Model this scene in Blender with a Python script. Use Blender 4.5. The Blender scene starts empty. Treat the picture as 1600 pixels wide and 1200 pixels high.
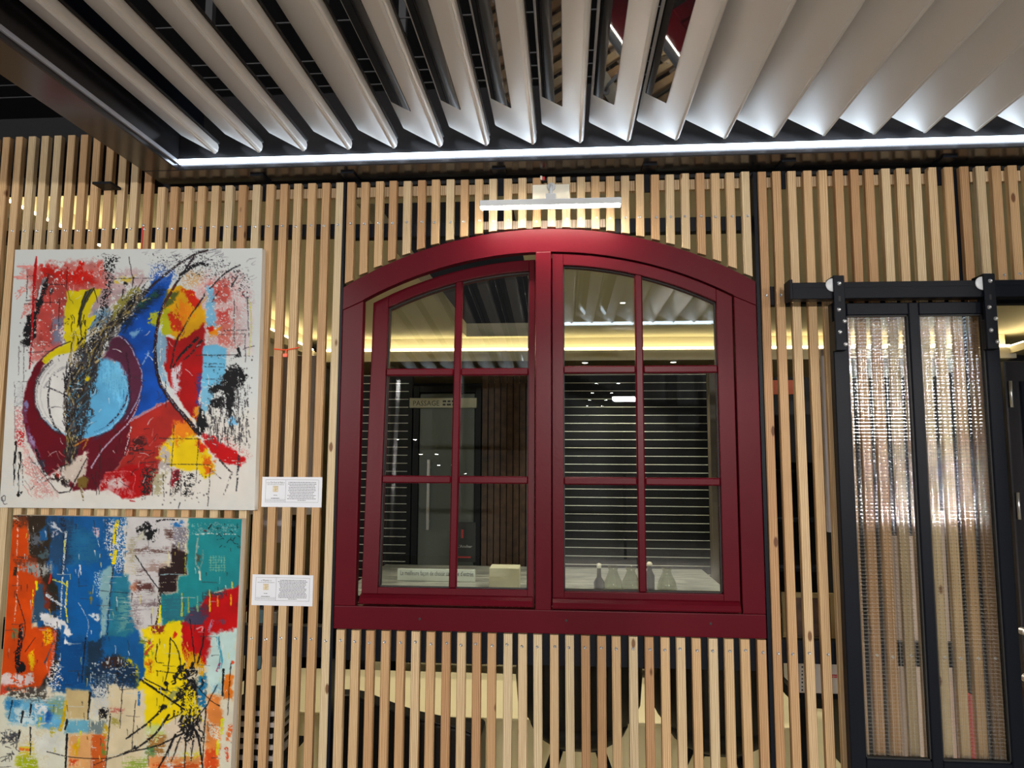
import bpy, bmesh, math, random
import numpy as np
from mathutils import Vector, Matrix
random.seed(7)
S = bpy.context.scene
COL = S.collection

# ------------------------------------------------------------------ camera
YAW, PITCH, ROLL = (math.radians(a) for a in (4.366, 5.841, 0.2557))
FPX, CAM = 1098.0, Vector((0.0, -2.25, 1.55))
_f0 = Vector((-math.sin(YAW), math.cos(YAW), 0)); _r0 = Vector((math.cos(YAW), math.sin(YAW), 0))
_f = _f0 * math.cos(PITCH) + Vector((0, 0, 1)) * math.sin(PITCH)
_u = _r0.cross(_f); _r = _r0 * math.cos(ROLL) + _u * math.sin(ROLL); _u = _r.cross(_f)
cd = bpy.data.cameras.new('camera'); cam = bpy.data.objects.new('camera', cd); COL.objects.link(cam)
cd.sensor_fit = 'HORIZONTAL'; cd.sensor_width = 36.0; cd.lens = 36.0 * FPX / 1600.0
cd.clip_start = 0.02; cd.clip_end = 200
cam.matrix_world = Matrix(((_r.x, _u.x, -_f.x, CAM.x), (_r.y, _u.y, -_f.y, CAM.y), (_r.z, _u.z, -_f.z, CAM.z), (0, 0, 0, 1)))
S.camera = cam
def W(px, py, Y=0.0):
    """world X,Z of a photo point that lies at depth Y"""
    d = _f * FPX + _r * (px - 800) - _u * (py - 600)
    p = CAM + d * ((Y - CAM.y) / d.y)
    return p.x, p.z
def WZ(px, py, z):
    """world X,Y of a photo point that lies at height z"""
    d = _f * FPX + _r * (px - 800) - _u * (py - 600)
    p = CAM + d * ((z - CAM.z) / d.z)
    return p.x, p.y

# ------------------------------------------------------------------ world, exposure, large lights
S.view_settings.view_transform = 'Standard'
S.view_settings.look = 'None'
S.view_settings.exposure = 0.0
S.view_settings.gamma = 1.0
S.view_settings.use_curve_mapping = False
wd = bpy.data.worlds.new('hall_air'); S.world = wd; wd.use_nodes = True
wd.node_tree.nodes['Background'].inputs[0].default_value = (0.9, 0.95, 1.0, 1)
wd.node_tree.nodes['Background'].inputs[1].default_value = 0.015
def area_light(name, loc, target, size, energy, col=(1, 1, 1), size_y=None):
    l = bpy.data.lights.new(name, 'AREA'); l.energy = energy; l.size = size; l.color = col
    if size_y: l.shape = 'RECTANGLE'; l.size_y = size_y
    o = bpy.data.objects.new(name, l); COL.objects.link(o); o.location = loc
    o.rotation_euler = (Vector(target) - Vector(loc)).to_track_quat('-Z', 'Y').to_euler()
    return o
# added unseen fill lamps for the screen, high up and well behind the photographer
HIGH_FILLS = [(-4.2, -9.5, 4.1), (0.4, -10.0, 4.1), (5.0, -9.5, 4.1)]
for p in HIGH_FILLS:
    area_light('high_fill_light', p, (p[0] * 0.25, 0, 1.3), 1.3, 170, (1.0, 0.96, 0.91), 0.5)
# narrow unseen fill bars added for the upper slats, about head height above the photographer
LOW_FILLS = [(-4.0, -8.2, 2.43), (0.9, -8.6, 2.43), (5.2, -8.2, 2.43)]
for p in LOW_FILLS:
    area_light('low_fill_light', p, (p[0] * 0.2, 0, 1.6), .34, 250, (1.0, 0.965, 0.92), 0.07)
# room behind the screen: ceiling downlights
for p in ((-1.35, 1.3, 2.55), (0.55, 1.55, 2.55), (2.3, 1.3, 2.55), (0.4, 2.6, 2.55)):
    l = bpy.data.lights.new('downlight_beam', 'SPOT'); l.energy = 100; l.color = (1.0, 0.88, 0.66); l.spot_size = math.radians(95); l.spot_blend = 0.5; l.shadow_soft_size = 0.03
    o = bpy.data.objects.new('downlight_beam', l); COL.objects.link(o); o.location = p

# ------------------------------------------------------------------ materials
def mat(name):
    m = bpy.data.materials.new(name); m.use_nodes = True
    nt = m.node_tree; b = nt.nodes['Principled BSDF']
    return m, nt, b
def N(nt, t, **kw):
    n = nt.nodes.new(t)
    for k, v in kw.items(): setattr(n, k, v)
    return n
def plain(name, col, rough=0.5, metal=0.0, bump=0.0, bscale=200.0, var=0.0, vscale=6.0, spec=None):
    m, nt, b = mat(name)
    b.inputs['Base Color'].default_value = (*col, 1); b.inputs['Roughness'].default_value = rough; b.inputs['Metallic'].default_value = metal
    if spec is not None: b.inputs['Specular IOR Level'].default_value = spec
    tc = N(nt, 'ShaderNodeTexCoord')
    if bump:
        n = N(nt, 'ShaderNodeTexNoise'); n.inputs['Scale'].default_value = bscale; nt.links.new(tc.outputs['Object'], n.inputs['Vector'])
        bp = N(nt, 'ShaderNodeBump'); bp.inputs['Strength'].default_value = bump; bp.inputs['Distance'].default_value = 0.002
        nt.links.new(n.outputs['Fac'], bp.inputs['Height']); nt.links.new(bp.outputs[0], b.inputs['Normal'])
    if var:
        n = N(nt, 'ShaderNodeTexNoise'); n.inputs['Scale'].default_value = vscale; n.inputs['Detail'].default_value = 4; nt.links.new(tc.outputs['Object'], n.inputs['Vector'])
        r = N(nt, 'ShaderNodeValToRGB'); e = r.color_ramp.elements
        e[0].position = .3; e[1].position = .7
        e[0].color = (*[c * (1 - var) for c in col], 1); e[1].color = (*[min(1, c * (1 + var)) for c in col], 1)
        nt.links.new(n.outputs['Fac'], r.inputs[0]); nt.links.new(r.outputs[0], b.inputs['Base Color'])
    return m
def emit(name, col, strength):
    m, nt, b = mat(name)
    b.inputs['Base Color'].default_value = (.8, .8, .8, 1)
    b.inputs['Emission Color'].default_value = (*col, 1); b.inputs['Emission Strength'].default_value = strength
    return m
def wood(name, c_dark, c_mid, c_light, gs=1.0, rand=True):
    """sawn timber, grain along local Z, tone differs from piece to piece"""
    m, nt, b = mat(name); L = nt.links.new
    tc = N(nt, 'ShaderNodeTexCoord'); oi = N(nt, 'ShaderNodeObjectInfo')
    off = N(nt, 'ShaderNodeVectorMath', operation='SCALE'); off.inputs[0].default_value = (3.7, 9.1, 23.0); L(oi.outputs['Random'], off.inputs['Scale'])
    add = N(nt, 'ShaderNodeVectorMath', operation='ADD'); L(tc.outputs['Object'], add.inputs[0]); L(off.outputs[0], add.inputs[1])
    mp = N(nt, 'ShaderNodeMapping'); mp.inputs['Scale'].default_value = (1.0, 1.0, 0.045); L(add.outputs[0], mp.inputs[0])
    wv = N(nt, 'ShaderNodeTexWave', wave_type='BANDS', bands_direction='X'); wv.inputs['Scale'].default_value = 62 * gs; wv.inputs['Distortion'].default_value = 7; wv.inputs['Detail'].default_value = 2.5; wv.inputs['Detail Scale'].default_value = 0.9
    L(mp.outputs[0], wv.inputs['Vector'])
    nz = N(nt, 'ShaderNodeTexNoise'); nz.inputs['Scale'].default_value = 260 * gs; nz.inputs['Detail'].default_value = 3; L(mp.outputs[0], nz.inputs['Vector'])
    big = N(nt, 'ShaderNodeTexNoise'); big.inputs['Scale'].default_value = 5; L(add.outputs[0], big.inputs['Vector'])
    tone = N(nt, 'ShaderNodeValToRGB'); e = tone.color_ramp.elements
    e[0].position = 0.0; e[0].color = (*c_dark, 1); e[1].position = 1.0; e[1].color = (*c_light, 1)
    k = e.new(0.5); k.color = (*c_mid, 1)
    if rand: L(oi.outputs['Random'], tone.inputs[0])
    else: tone.inputs[0].default_value = .5
    dark = N(nt, 'ShaderNodeMix', data_type='RGBA', blend_type='MULTIPLY'); dark.inputs[7].default_value = (.47, .33, .22, 1)
    mul = N(nt, 'ShaderNodeMath', operation='MULTIPLY'); L(wv.outputs['Fac'], mul.inputs[0]); mul.inputs[1].default_value = .72
    L(mul.outputs[0], dark.inputs[0]); L(tone.outputs[0], dark.inputs[6])
    d2 = N(nt, 'ShaderNodeMix', data_type='RGBA', blend_type='MULTIPLY'); d2.inputs[7].default_value = (.74, .66, .58, 1)
    rr = N(nt, 'ShaderNodeMapRange'); rr.inputs[1].default_value = .45; rr.inputs[2].default_value = .75; L(nz.outputs['Fac'], rr.inputs[0])
    m2 = N(nt, 'ShaderNodeMath', operation='MULTIPLY'); L(rr.outputs[0], m2.inputs[0]); L(big.outputs['Fac'], m2.inputs[1])
    L(m2.outputs[0], d2.inputs[0]); L(dark.outputs[2], d2.inputs[6])
    # scattered knots
    vo = N(nt, 'ShaderNodeTexVoronoi', feature='F1'); vo.inputs['Scale'].default_value = 1.0; vo.inputs['Randomness'].default_value = 1.0
    mk = N(nt, 'ShaderNodeMapping'); mk.inputs['Scale'].default_value = (11, 11, 4.5); L(add.outputs[0], mk.inputs[0]); L(mk.outputs[0], vo.inputs['Vector'])
    kr = N(nt, 'ShaderNodeMapRange'); kr.inputs[1].default_value = .055; kr.inputs[2].default_value = .085; kr.inputs[3].default_value = 1; kr.inputs[4].default_value = 0; L(vo.outputs['Distance'], kr.inputs[0])
    d3 = N(nt, 'ShaderNodeMix', data_type='RGBA', blend_type='MULTIPLY'); d3.inputs[7].default_value = (.3, .18, .1, 1)
    L(kr.outputs[0], d3.inputs[0]); L(d2.outputs[2], d3.inputs[6])
    L(d3.outputs[2], b.inputs['Base Color']); b.inputs['Roughness'].default_value = .62
    bp = N(nt, 'ShaderNodeBump'); bp.inputs['Strength'].default_value = .25; bp.inputs['Distance'].default_value = .001; L(nz.outputs['Fac'], bp.inputs['Height']); L(bp.outputs[0], b.inputs['Normal'])
    return m
def clear_glass(name, tint=(.93, .96, .95), ior=1.5, rough=0.0, gain=1.0):
    """flat window glass: passes light straight, mirrors by Fresnel"""
    m = bpy.data.materials.new(name); m.use_nodes = True; nt = m.node_tree; nt.nodes.clear(); L = nt.links.new
    out = N(nt, 'ShaderNodeOutputMaterial'); mx = N(nt, 'ShaderNodeMixShader'); tr = N(nt, 'ShaderNodeBsdfTransparent'); gl = N(nt, 'ShaderNodeBsdfGlossy'); fr = N(nt, 'ShaderNodeFresnel')
    tr.inputs[0].default_value = (*tint, 1); gl.inputs['Roughness'].default_value = rough; fr.inputs[0].default_value = ior
    # the same reflectance whichever side of the thin sheet is met
    lw = N(nt, 'ShaderNodeLayerWeight'); lw.inputs[0].default_value = .5
    pw = N(nt, 'ShaderNodeMath', operation='POWER'); pw.inputs[1].default_value = 5
    L(lw.outputs['Facing'], pw.inputs[0])
    mr = N(nt, 'ShaderNodeMapRange'); mr.inputs[3].default_value = .045 * gain; mr.inputs[4].default_value = 1.0; L(pw.outputs[0], mr.inputs[0])
    L(mr.outputs[0], mx.inputs[0]); L(tr.outputs[0], mx.inputs[1]); L(gl.outputs[0], mx.inputs[2]); L(mx.outputs[0], out.inputs[0])
    nt.nodes.remove(fr)
    return m
def reeded_glass(name):
    """cross-reeded glass, little squares about 10 x 14 mm"""
    m = bpy.data.materials.new(name); m.use_nodes = True; nt = m.node_tree; nt.nodes.clear(); L = nt.links.new
    out = N(nt, 'ShaderNodeOutputMaterial'); tc = N(nt, 'ShaderNodeTexCoord'); sp = N(nt, 'ShaderNodeSeparateXYZ'); L(tc.outputs['Object'], sp.inputs[0])
    def ridge(sock, pitch):
        a = N(nt, 'ShaderNodeMath', operation='MULTIPLY'); L(sock, a.inputs[0]); a.inputs[1].default_value = math.pi / pitch
        s = N(nt, 'ShaderNodeMath', operation='SINE'); L(a.outputs[0], s.inputs[0])
        b = N(nt, 'ShaderNodeMath', operation='MULTIPLY'); L(s.outputs[0], b.inputs[0]); L(s.outputs[0], b.inputs[1])
        return b.outputs[0]
    rx, rz = ridge(sp.outputs['X'], .0145), ridge(sp.outputs['Z'], .0105)
    ad = N(nt, 'ShaderNodeMath', operation='ADD'); L(rx, ad.inputs[0]); L(rz, ad.inputs[1])
    nz = N(nt, 'ShaderNodeTexNoise'); nz.inputs['Scale'].default_value = 160; L(tc.outputs['Object'], nz.inputs['Vector'])
    a2 = N(nt, 'ShaderNodeMath', operation='MULTIPLY_ADD'); L(nz.outputs['Fac'], a2.inputs[0]); a2.inputs[1].default_value = .06; L(ad.outputs[0], a2.inputs[2])
    bp = N(nt, 'ShaderNodeBump'); bp.inputs['Strength'].default_value = .22; bp.inputs['Distance'].default_value = .0018; L(a2.outputs[0], bp.inputs['Height'])
    tr = N(nt, 'ShaderNodeBsdfTransparent'); tr.inputs[0].default_value = (.93, .93, .9, 1)
    rf = N(nt, 'ShaderNodeBsdfRefraction'); rf.inputs['IOR'].default_value = 1.08; rf.inputs['Roughness'].default_value = .02; rf.inputs['Color'].default_value = (.95, .95, .93, 1); L(bp.outputs[0], rf.inputs['Normal'])
    gl = N(nt, 'ShaderNodeBsdfGlossy'); gl.inputs['Roughness'].default_value = .05; L(bp.outputs[0], gl.inputs['Normal'])
    m1 = N(nt, 'ShaderNodeMixShader'); m1.inputs[0].default_value = .13; L(tr.outputs[0], m1.inputs[1]); L(rf.outputs[0], m1.inputs[2])
    # joints between the squares show as thin pale lines
    mn = N(nt, 'ShaderNodeMath', operation='MINIMUM'); L(rx, mn.inputs[0]); L(rz, mn.inputs[1])
    lt = N(nt, 'ShaderNodeMapRange'); lt.inputs[1].default_value = .03; lt.inputs[2].default_value = .10; lt.inputs[3].default_value = .27; lt.inputs[4].default_value = .048; L(mn.outputs[0], lt.inputs[0])
    m2 = N(nt, 'ShaderNodeMixShader'); L(lt.outputs[0], m2.inputs[0]); L(m1.outputs[0], m2.inputs[1]); L(gl.outputs[0], m2.inputs[2]); L(m2.outputs[0], out.inputs[0])
    return m

M = {}
M['pine'] = wood('pine', (.50, .29, .135), (.66, .45, .235), (.70, .58, .37))
M['pale_wood'] = wood('pale_wood', (.6, .45, .27), (.66, .5, .3), (.7, .54, .34), .7)
M['block'] = wood('grey_block', (.36, .31, .26), (.4, .35, .29), (.44, .38, .32), .6)
M['steel'] = plain('black_steel', (.005, .0064, .0105), .40, .0, .15, 300, .15, 3, spec=.13)
M['gloss_black'] = plain('satin_black_beam', (.065, .062, .066), .2, .7, .03, 60, .12, 1.5)
M['red'] = plain('red_lacquer', (.086, .0026, .0080), .33, 0, .10, 90, .08, 4, spec=.12)
M['gasket'] = plain('black_rubber', (.01, .01, .01), .6)
M['blade'] = plain('cream_white_aluminium', (.82, .805, .78), .36)
M['zinc'] = plain('zinc_screw', (.62, .62, .63), .28, .9)
M['dark_glass'] = plain('dark_roof_glass', (.018, .018, .02), .03, 0, 0, spec=.5)
M['glass'] = clear_glass('window_glass', gain=1.6)
M['carafe_glass'] = clear_glass('bottle_glass', (.85, .87, .8), gain=1.6)
M['reeded'] = reeded_glass('cross_reeded_glass')
M['led'] = emit('cold_led', (.72, .86, 1.0), 12.5)
M['led_warm'] = emit('warm_cove_led', (1.0, .82, .45), 14)
M['lamp_led'] = emit('picture_light_led', (1.0, .92, .76), 105)
M['spot'] = emit('hall_spot', (1.0, .97, .92), 60)
M['down'] = emit('downlight_lens', (1.0, .9, .7), 5)
M['lamp_white'] = plain('lamp_enamel', (.62, .64, .66), .35)
M['white_plate'] = plain('cream_plate', (.74, .70, .58), .5)
M['paper'] = plain('card_paper', (.70, .71, .76), .6)
M['ink'] = plain('black_ink', (.03, .03, .035), .6)
M['ochre_print'] = plain('ochre_print', (.62, .52, .34), .6, 0, 0, 1, .25, 180)
M['canvas_edge'] = plain('canvas_edge', (.78, .74, .66), .7, 0, .2, 500)
M['canvas_side'] = M['canvas_edge']
M['cream'] = plain('cream_ceiling_paint', (.52, .475, .345), .7)
M['fascia'] = plain('cove_fascia_paint', (.55, .5, .38), .6)
M['hall_dark'] = plain('hall_black', (.006, .006, .008), .8)
M['cream_floor'] = plain('cream_resin_floor', (.66, .60, .40), .30, 0, 0, 1, .05, 2)
M['hall_floor'] = plain('pale_hall_carpet', (.42, .39, .355), .8, 0, 0, 1, .15, 3)
M['orange'] = plain('orange_plastic', (.85, .10, .03), .4)
M['red_ribbon'] = plain('red_ribbon', (.65, .03, .03), .5)
M['chair_black'] = plain('dark_felt_shell', (.014, .013, .011), .6, 0, .2, 400, spec=.2)
M['leather'] = plain('black_leather', (.006, .006, .006), .36, 0, .3, 220, spec=.25)
M['taupe'] = plain('taupe_board', (.30, .245, .215), .7, 0, .1, 200, .06, 5)
M['lavender'] = plain('pale_lavender_card', (.60, .56, .62), .6)
M['white_box'] = plain('white_card_box', (.66, .63, .62), .55)
M['anthracite'] = plain('anthracite_slat', (.0045, .005, .006), .45, spec=.2)
M['lit_gap_stopper'] = plain('lit_gap_and_stopper_pale', (.75, .75, .68), .4, .0)  # paleness stands for light between fence boards; also colours a bottle stopper
M['door_grey'] = plain('grey_green_door', (.085, .095, .08), .45)
M['corten'] = plain('brown_corten', (.07, .035, .02), .6, 0, .2, 30, .5, 18)
M['brown_post'] = plain('brown_post', (.085, .065, .045), .5)
M['beige_sign'] = plain('beige_sign', (.42, .40, .30), .5)
M['pale_sign'] = plain('pale_sign', (.55, .60, .57), .5)
M['poster'] = plain('black_poster', (.02, .018, .018), .4)
M['poster_red'] = plain('poster_red', (.45, .03, .03), .5)
M['poster_white'] = plain('poster_white', (.6, .6, .58), .5)
M['orange_panel'] = plain('orange_panel', (.75, .15, .05), .5)
M['marble'] = plain('grey_streaked_table_top', (.27, .29, .28), .25)
M['peach'] = plain('peach_board', (.62, .47, .38), .6)
M['flag_red'] = plain('flag_red', (.55, .03, .05), .5)
M['moss'] = plain('dark_moss', (.03, .045, .02), .9)
def marble():
    m, nt, b = mat('streaked_grey_laminate'); L = nt.links.new
    tc = N(nt, 'ShaderNodeTexCoord'); mp = N(nt, 'ShaderNodeMapping'); mp.inputs['Scale'].default_value = (2.2, 14, 1); L(tc.outputs['Object'], mp.inputs[0])
    n = N(nt, 'ShaderNodeTexNoise'); n.inputs['Scale'].default_value = 2.2; n.inputs['Detail'].default_value = 6; n.inputs['Distortion'].default_value = .8; L(mp.outputs[0], n.inputs['Vector'])
    r = N(nt, 'ShaderNodeValToRGB'); e = r.color_ramp.elements; e[0].position = .35; e[0].color = (.13, .145, .145, 1); e[1].position = .68; e[1].color = (.46, .47, .44, 1)
    L(n.outputs['Fac'], r.inputs[0]); L(r.outputs[0], b.inputs['Base Color']); b.inputs['Roughness'].default_value = .3
    return m
M['marble'] = marble()

# ------------------------------------------------------------------ mesh helpers
ORG = {}
def tag(o, label=None, cat=None, group=None, kind=None):
    if label: o['label'] = label
    if cat: o['category'] = cat
    if group: o['group'] = group
    if kind: o['kind'] = kind
    return o
def empty(name, loc, label=None, cat=None, group=None, kind=None, rz=0.0):
    o = bpy.data.objects.new(name, None); COL.objects.link(o); o.location = loc; o.rotation_euler.z = rz
    o.empty_display_size = .05; ORG[o.name] = Vector(loc)
    return tag(o, label, cat, group, kind)
def link(me, name, m, parent=None, origin=None, local=False):
    """link a mesh whose vertices are in world coordinates (or already local)"""
    o = bpy.data.objects.new(name, me); COL.objects.link(o)
    if m is not None and not me.materials: me.materials.append(M[m] if isinstance(m, str) else m)
    if parent is not None: o.parent = parent
    if local:
        if origin is not None: o.location = origin
        return o
    po = ORG[parent.name] if parent is not None else Vector((0, 0, 0))
    if origin is None: origin = po
    origin = Vector(origin)
    me.transform(Matrix.Translation(-origin)); o.location = origin - po
    ORG[o.name] = origin
    return o
class MB:
    def __init__(s): s.v = []; s.f = []
    def poly(s, pts, faces):
        n = len(s.v); s.v += [tuple(p) for p in pts]; s.f += [tuple(i + n for i in f) for f in faces]; return s
    def box(s, a, b):
        x0, y0, z0 = a; x1, y1, z1 = b
        return s.poly([(x0, y0, z0), (x1, y0, z0), (x1, y1, z0), (x0, y1, z0), (x0, y0, z1), (x1, y0, z1), (x1, y1, z1), (x0, y1, z1)],
                      [(0, 3, 2, 1), (4, 5, 6, 7), (0, 1, 5, 4), (1, 2, 6, 5), (2, 3, 7, 6), (3, 0, 4, 7)])
    def cbox(s, a, b, c):
        """box whose four vertical (Z) edges and front edges are chamfered by c"""
        x0, y0, z0 = a; x1, y1, z1 = b
        pts = [(x0 + c, y0), (x1 - c, y0), (x1, y0 + c), (x1, y1 - c), (x1 - c, y1), (x0 + c, y1), (x0, y1 - c), (x0, y0 + c)]
        v = [(p[0], p[1], z0) for p in pts] + [(p[0], p[1], z1) for p in pts]
        return s.poly(v, [tuple(range(7, -1, -1)), tuple(range(8, 16))] + [(i, (i + 1) % 8, 8 + (i + 1) % 8, 8 + i) for i in range(8)])
    def prism(s, pts, y0, y1):
        """outline in X,Z pushed from y0 to y1"""
        n = len(pts)
        v = [(p[0], y0, p[1]) for p in pts] + [(p[0], y1, p[1]) for p in pts]
        return s.poly(v, [tuple(range(n)), tuple(range(2 * n - 1, n - 1, -1))] + [((i + 1) % n, i, n + i, n + (i + 1) % n) for i in range(n)])
    def band(s, A, B, y0, y1):
        """strip between two X,Z curves of equal length, pushed from y0 to y1"""
        n = len(A)
        v = [(p[0], y0, p[1]) for p in A] + [(p[0], y0, p[1]) for p in B] + [(p[0], y1, p[1]) for p in A] + [(p[0], y1, p[1]) for p in B]
        f = []
        for i in range(n - 1):
            f += [(i, i + 1, n + i + 1, n + i), (2 * n + i + 1, 2 * n + i, 3 * n + i, 3 * n + i + 1),
                  (i + 1, i, 2 * n + i, 2 * n + i + 1), (n + i, n + i + 1, 3 * n + i + 1, 3 * n + i)]
        f += [(0, n, 3 * n, 2 * n), (n - 1, 3 * n - 1, 4 * n - 1, 2 * n - 1)]
        return s.poly(v, f)
    def lathe(s, prof, c=(0, 0, 0), seg=20, axis='z'):
        n0 = []
        for r, h in prof:
            for k in range(seg):
                a = 2 * math.pi * k / seg; x, y = r * math.cos(a), r * math.sin(a)
                p = (x, y, h) if axis == 'z' else ((x, h, y) if axis == 'y' else (h, x, y))
                n0.append((p[0] + c[0], p[1] + c[1], p[2] + c[2]))
        f = [(i * seg + k, i * seg + (k + 1) % seg, (i + 1) * seg + (k + 1) % seg, (i + 1) * seg + k) for i in range(len(prof) - 1) for k in range(seg)]
        f += [tuple(range(seg - 1, -1, -1)), tuple((len(prof) - 1) * seg + k for k in range(seg))]
        return s.poly(n0, f)
    def tube(s, pts, r, seg=8):
        P = [Vector(p) for p in pts]; rs = r if isinstance(r, (list, tuple)) else [r] * len(P); v = []
        for i, p in enumerate(P):
            d = (P[min(i + 1, len(P) - 1)] - P[max(i - 1, 0)]).normalized()
            a = d.cross(Vector((0, 0, 1)) if abs(d.z) < .9 else Vector((1, 0, 0))).normalized(); b = d.cross(a)
            v += [tuple(p + (a * math.cos(2 * math.pi * k / seg) + b * math.sin(2 * math.pi * k / seg)) * rs[i]) for k in range(seg)]
        f = [(i * seg + k, i * seg + (k + 1) % seg, (i + 1) * seg + (k + 1) % seg, (i + 1) * seg + k) for i in range(len(P) - 1) for k in range(seg)]
        f += [tuple(range(seg - 1, -1, -1)), tuple((len(P) - 1) * seg + k for k in range(seg))]
        return s.poly(v, f)
    def mesh(s, name, bevel=0.0, segs=1, smooth=False, angle=35):
        me = bpy.data.meshes.new(name); me.from_pydata(s.v, [], s.f)
        bm = bmesh.new(); bm.from_mesh(me); bmesh.ops.recalc_face_normals(bm, faces=bm.faces)
        if bevel:
            es = [e for e in bm.edges if len(e.link_faces) == 2 and e.calc_face_angle(0) > math.radians(angle)]
            bmesh.ops.bevel(bm, geom=es, offset=bevel, segments=segs, affect='EDGES', profile=.6, clamp_overlap=True)
        for f in bm.faces: f.smooth = smooth
        bm.to_mesh(me); bm.free()
        return me
    def build(s, name, m, parent=None, bevel=0.0, segs=1, smooth=False, origin=None, local=False, angle=35):
        return link(s.mesh(name, bevel, segs, smooth, angle), name, m, parent, origin, local)
def text_mesh(body, size, name='lettering'):
    c = bpy.data.curves.new(name, 'FONT'); c.body = body; c.size = size; c.align_x = 'LEFT'; c.resolution_u = 2
    o = bpy.data.objects.new(name, c); COL.objects.link(o)
    dg = bpy.context.evaluated_depsgraph_get(); me = bpy.data.meshes.new_from_object(o.evaluated_get(dg))
    bpy.data.objects.remove(o); bpy.data.curves.remove(c)
    return me
def lettering(body, size, m, parent, x, y, z, width=None, name='lettering'):
    """flat letters facing -Y with their lower left corner at x, z on plane y"""
    me = text_mesh(body, size, name)
    co = np.array([v.co[:] for v in me.vertices]); sx = 1.0
    if width: sx = width / (co[:, 0].max() - co[:, 0].min())
    me.materials.clear()
    me.transform(Matrix(((sx, 0, 0, x), (0, 0, -1, y), (0, 1, 0, z), (0, 0, 0, 1))))
    return link(me, name, m, parent)

# ------------------------------------------------------------------ setting: floors, hall, room behind the screen
MB().box((-14, -60, -.06), (14, .0, 0)).build('floor', 'hall_floor')
COL.objects['floor']['kind'] = 'structure'; COL.objects['floor']['label'] = 'timber-toned hall floor in front of the slat screen'
def struct(o, label=None):
    o['kind'] = 'structure'
    if label: o['label'] = label
    return o
struct(MB().box((-2.32, .0, -.06), (4.3, 6.0, 0)).build('floor', 'cream_floor'), 'cream resin floor of the showroom behind the slats')
struct(MB().box((-14, -30, 5.4), (14, 8, 5.5)).build('ceiling', 'hall_dark'), 'black exhibition hall ceiling high above the louvres')
# showroom ceiling with its dark rectangular opening over the left casement
CZ = 2.62
ox0, oy0 = WZ(557, 319, CZ); ox1, _ = WZ(806, 345, CZ); oy1 = 3.97
mb = MB()
for a, b in (((-2.5, .075), (4.4, oy0)), ((-2.5, oy0), (ox0, oy1)), ((ox1, oy0), (4.4, oy1)), ((-2.5, oy1), (4.4, 6.0))):
    mb.box((a[0], a[1], CZ), (b[0], b[1], CZ + .12))
struct(mb.build('ceiling', 'cream'), 'cream showroom ceiling with a dark rectangular opening')
struct(MB().box((-2.6, .048, 2.475), (4.4, .072, 2.76)).build('trim_1', 'hall_dark'), 'black fascia board closing the ceiling edge')
# coves: a ledge with a warm strip on it, left, back and right
struct(MB().poly([(-2.10, .08, 2.44), (-2.30, 4.0, 2.44), (-2.45, 4.0, 2.44), (-2.45, .08, 2.44), (-2.10, .08, 2.50), (-2.30, 4.0, 2.50), (-2.45, 4.0, 2.50), (-2.45, .08, 2.50)],
     [(0, 3, 2, 1), (4, 5, 6, 7), (0, 1, 5, 4), (1, 2, 6, 5), (2, 3, 7, 6), (3, 0, 4, 7)]).build('trim_2', 'fascia'), 'cream cove ledge along the left wall')
struct(MB().box((-2.3, 4.0, 2.40), (3.84, 6.0, 2.49)).build('trim_3', 'fascia'), 'cream cove ledge and lowered soffit across the back')
struct(MB().poly([(3.80, 4.1, 2.44), (3.3, .08, 2.44), (4.3, .08, 2.44), (4.3, 4.1, 2.44), (3.80, 4.1, 2.50), (3.3, .08, 2.50), (4.3, .08, 2.50), (4.3, 4.1, 2.50)],
     [(0, 3, 2, 1), (4, 5, 6, 7), (0, 1, 5, 4), (1, 2, 6, 5), (2, 3, 7, 6), (3, 0, 4, 7)]).build('trim_4', 'fascia'), 'cream cove ledge along the right wall')
struct(MB().box((-2.27, 4.075, 2.4905), (3.8, 4.095, CZ - .001)).build('trim_5', 'fascia'), 'cream upstand added to catch the back cove light')  # reflector board added so the cove glow stays even down to the strip
struct(MB().poly([(-2.165, .08, 2.5005), (-2.355, 4.0, 2.5005), (-2.375, 4.0, 2.5005), (-2.185, .08, 2.5005), (-2.165, .08, CZ - .001), (-2.355, 4.0, CZ - .001), (-2.375, 4.0, CZ - .001), (-2.185, .08, CZ - .001)],
     [(0, 3, 2, 1), (4, 5, 6, 7), (0, 1, 5, 4), (1, 2, 6, 5), (2, 3, 7, 6), (3, 0, 4, 7)]).build('trim_6', 'fascia'), 'cream upstand added to catch the left cove light')  # likewise added to catch cove light along the left
struct(MB().box((-2.45, .08, 0), (-2.34, 6.0, 2.44)).build('wall_left', 'cream'), 'cream left wall of the showroom')
struct(MB().box((4.2, .9, 0), (4.3, 6.0, 2.44)).build('wall_right', 'hall_dark'), 'dark right wall of the showroom')
struct(MB().box((-2.45, 5.95, 0), (4.4, 6.05, 2.40)).build('wall_back', 'hall_dark'), 'dark back wall of the showroom')
struct(MB().box((-14, 7.9, 0), (14, 8.0, 5.4)).build('wall_hall', 'hall_dark'), 'black far wall of the exhibition hall')
def cove(name, a, b, label):
    (x0, y0), (x1, y1) = a, b; d = Vector((x1 - x0, y1 - y0, 0)).normalized(); n = Vector((-d.y, d.x, 0)) * .012
    v = [(x0 - n.x, y0 - n.y, 2.502), (x1 - n.x, y1 - n.y, 2.502), (x1 + n.x, y1 + n.y, 2.502), (x0 + n.x, y0 + n.y, 2.502)]
    v += [(p[0], p[1], 2.518) for p in v]
    o = MB().poly(v, [(0, 3, 2, 1), (4, 5, 6, 7), (0, 1, 5, 4), (1, 2, 6, 5), (2, 3, 7, 6), (3, 0, 4, 7)]).build(name, 'led_warm')
    tag(o, label, 'light', 'warm cove strips round the showroom ceiling')
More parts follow.
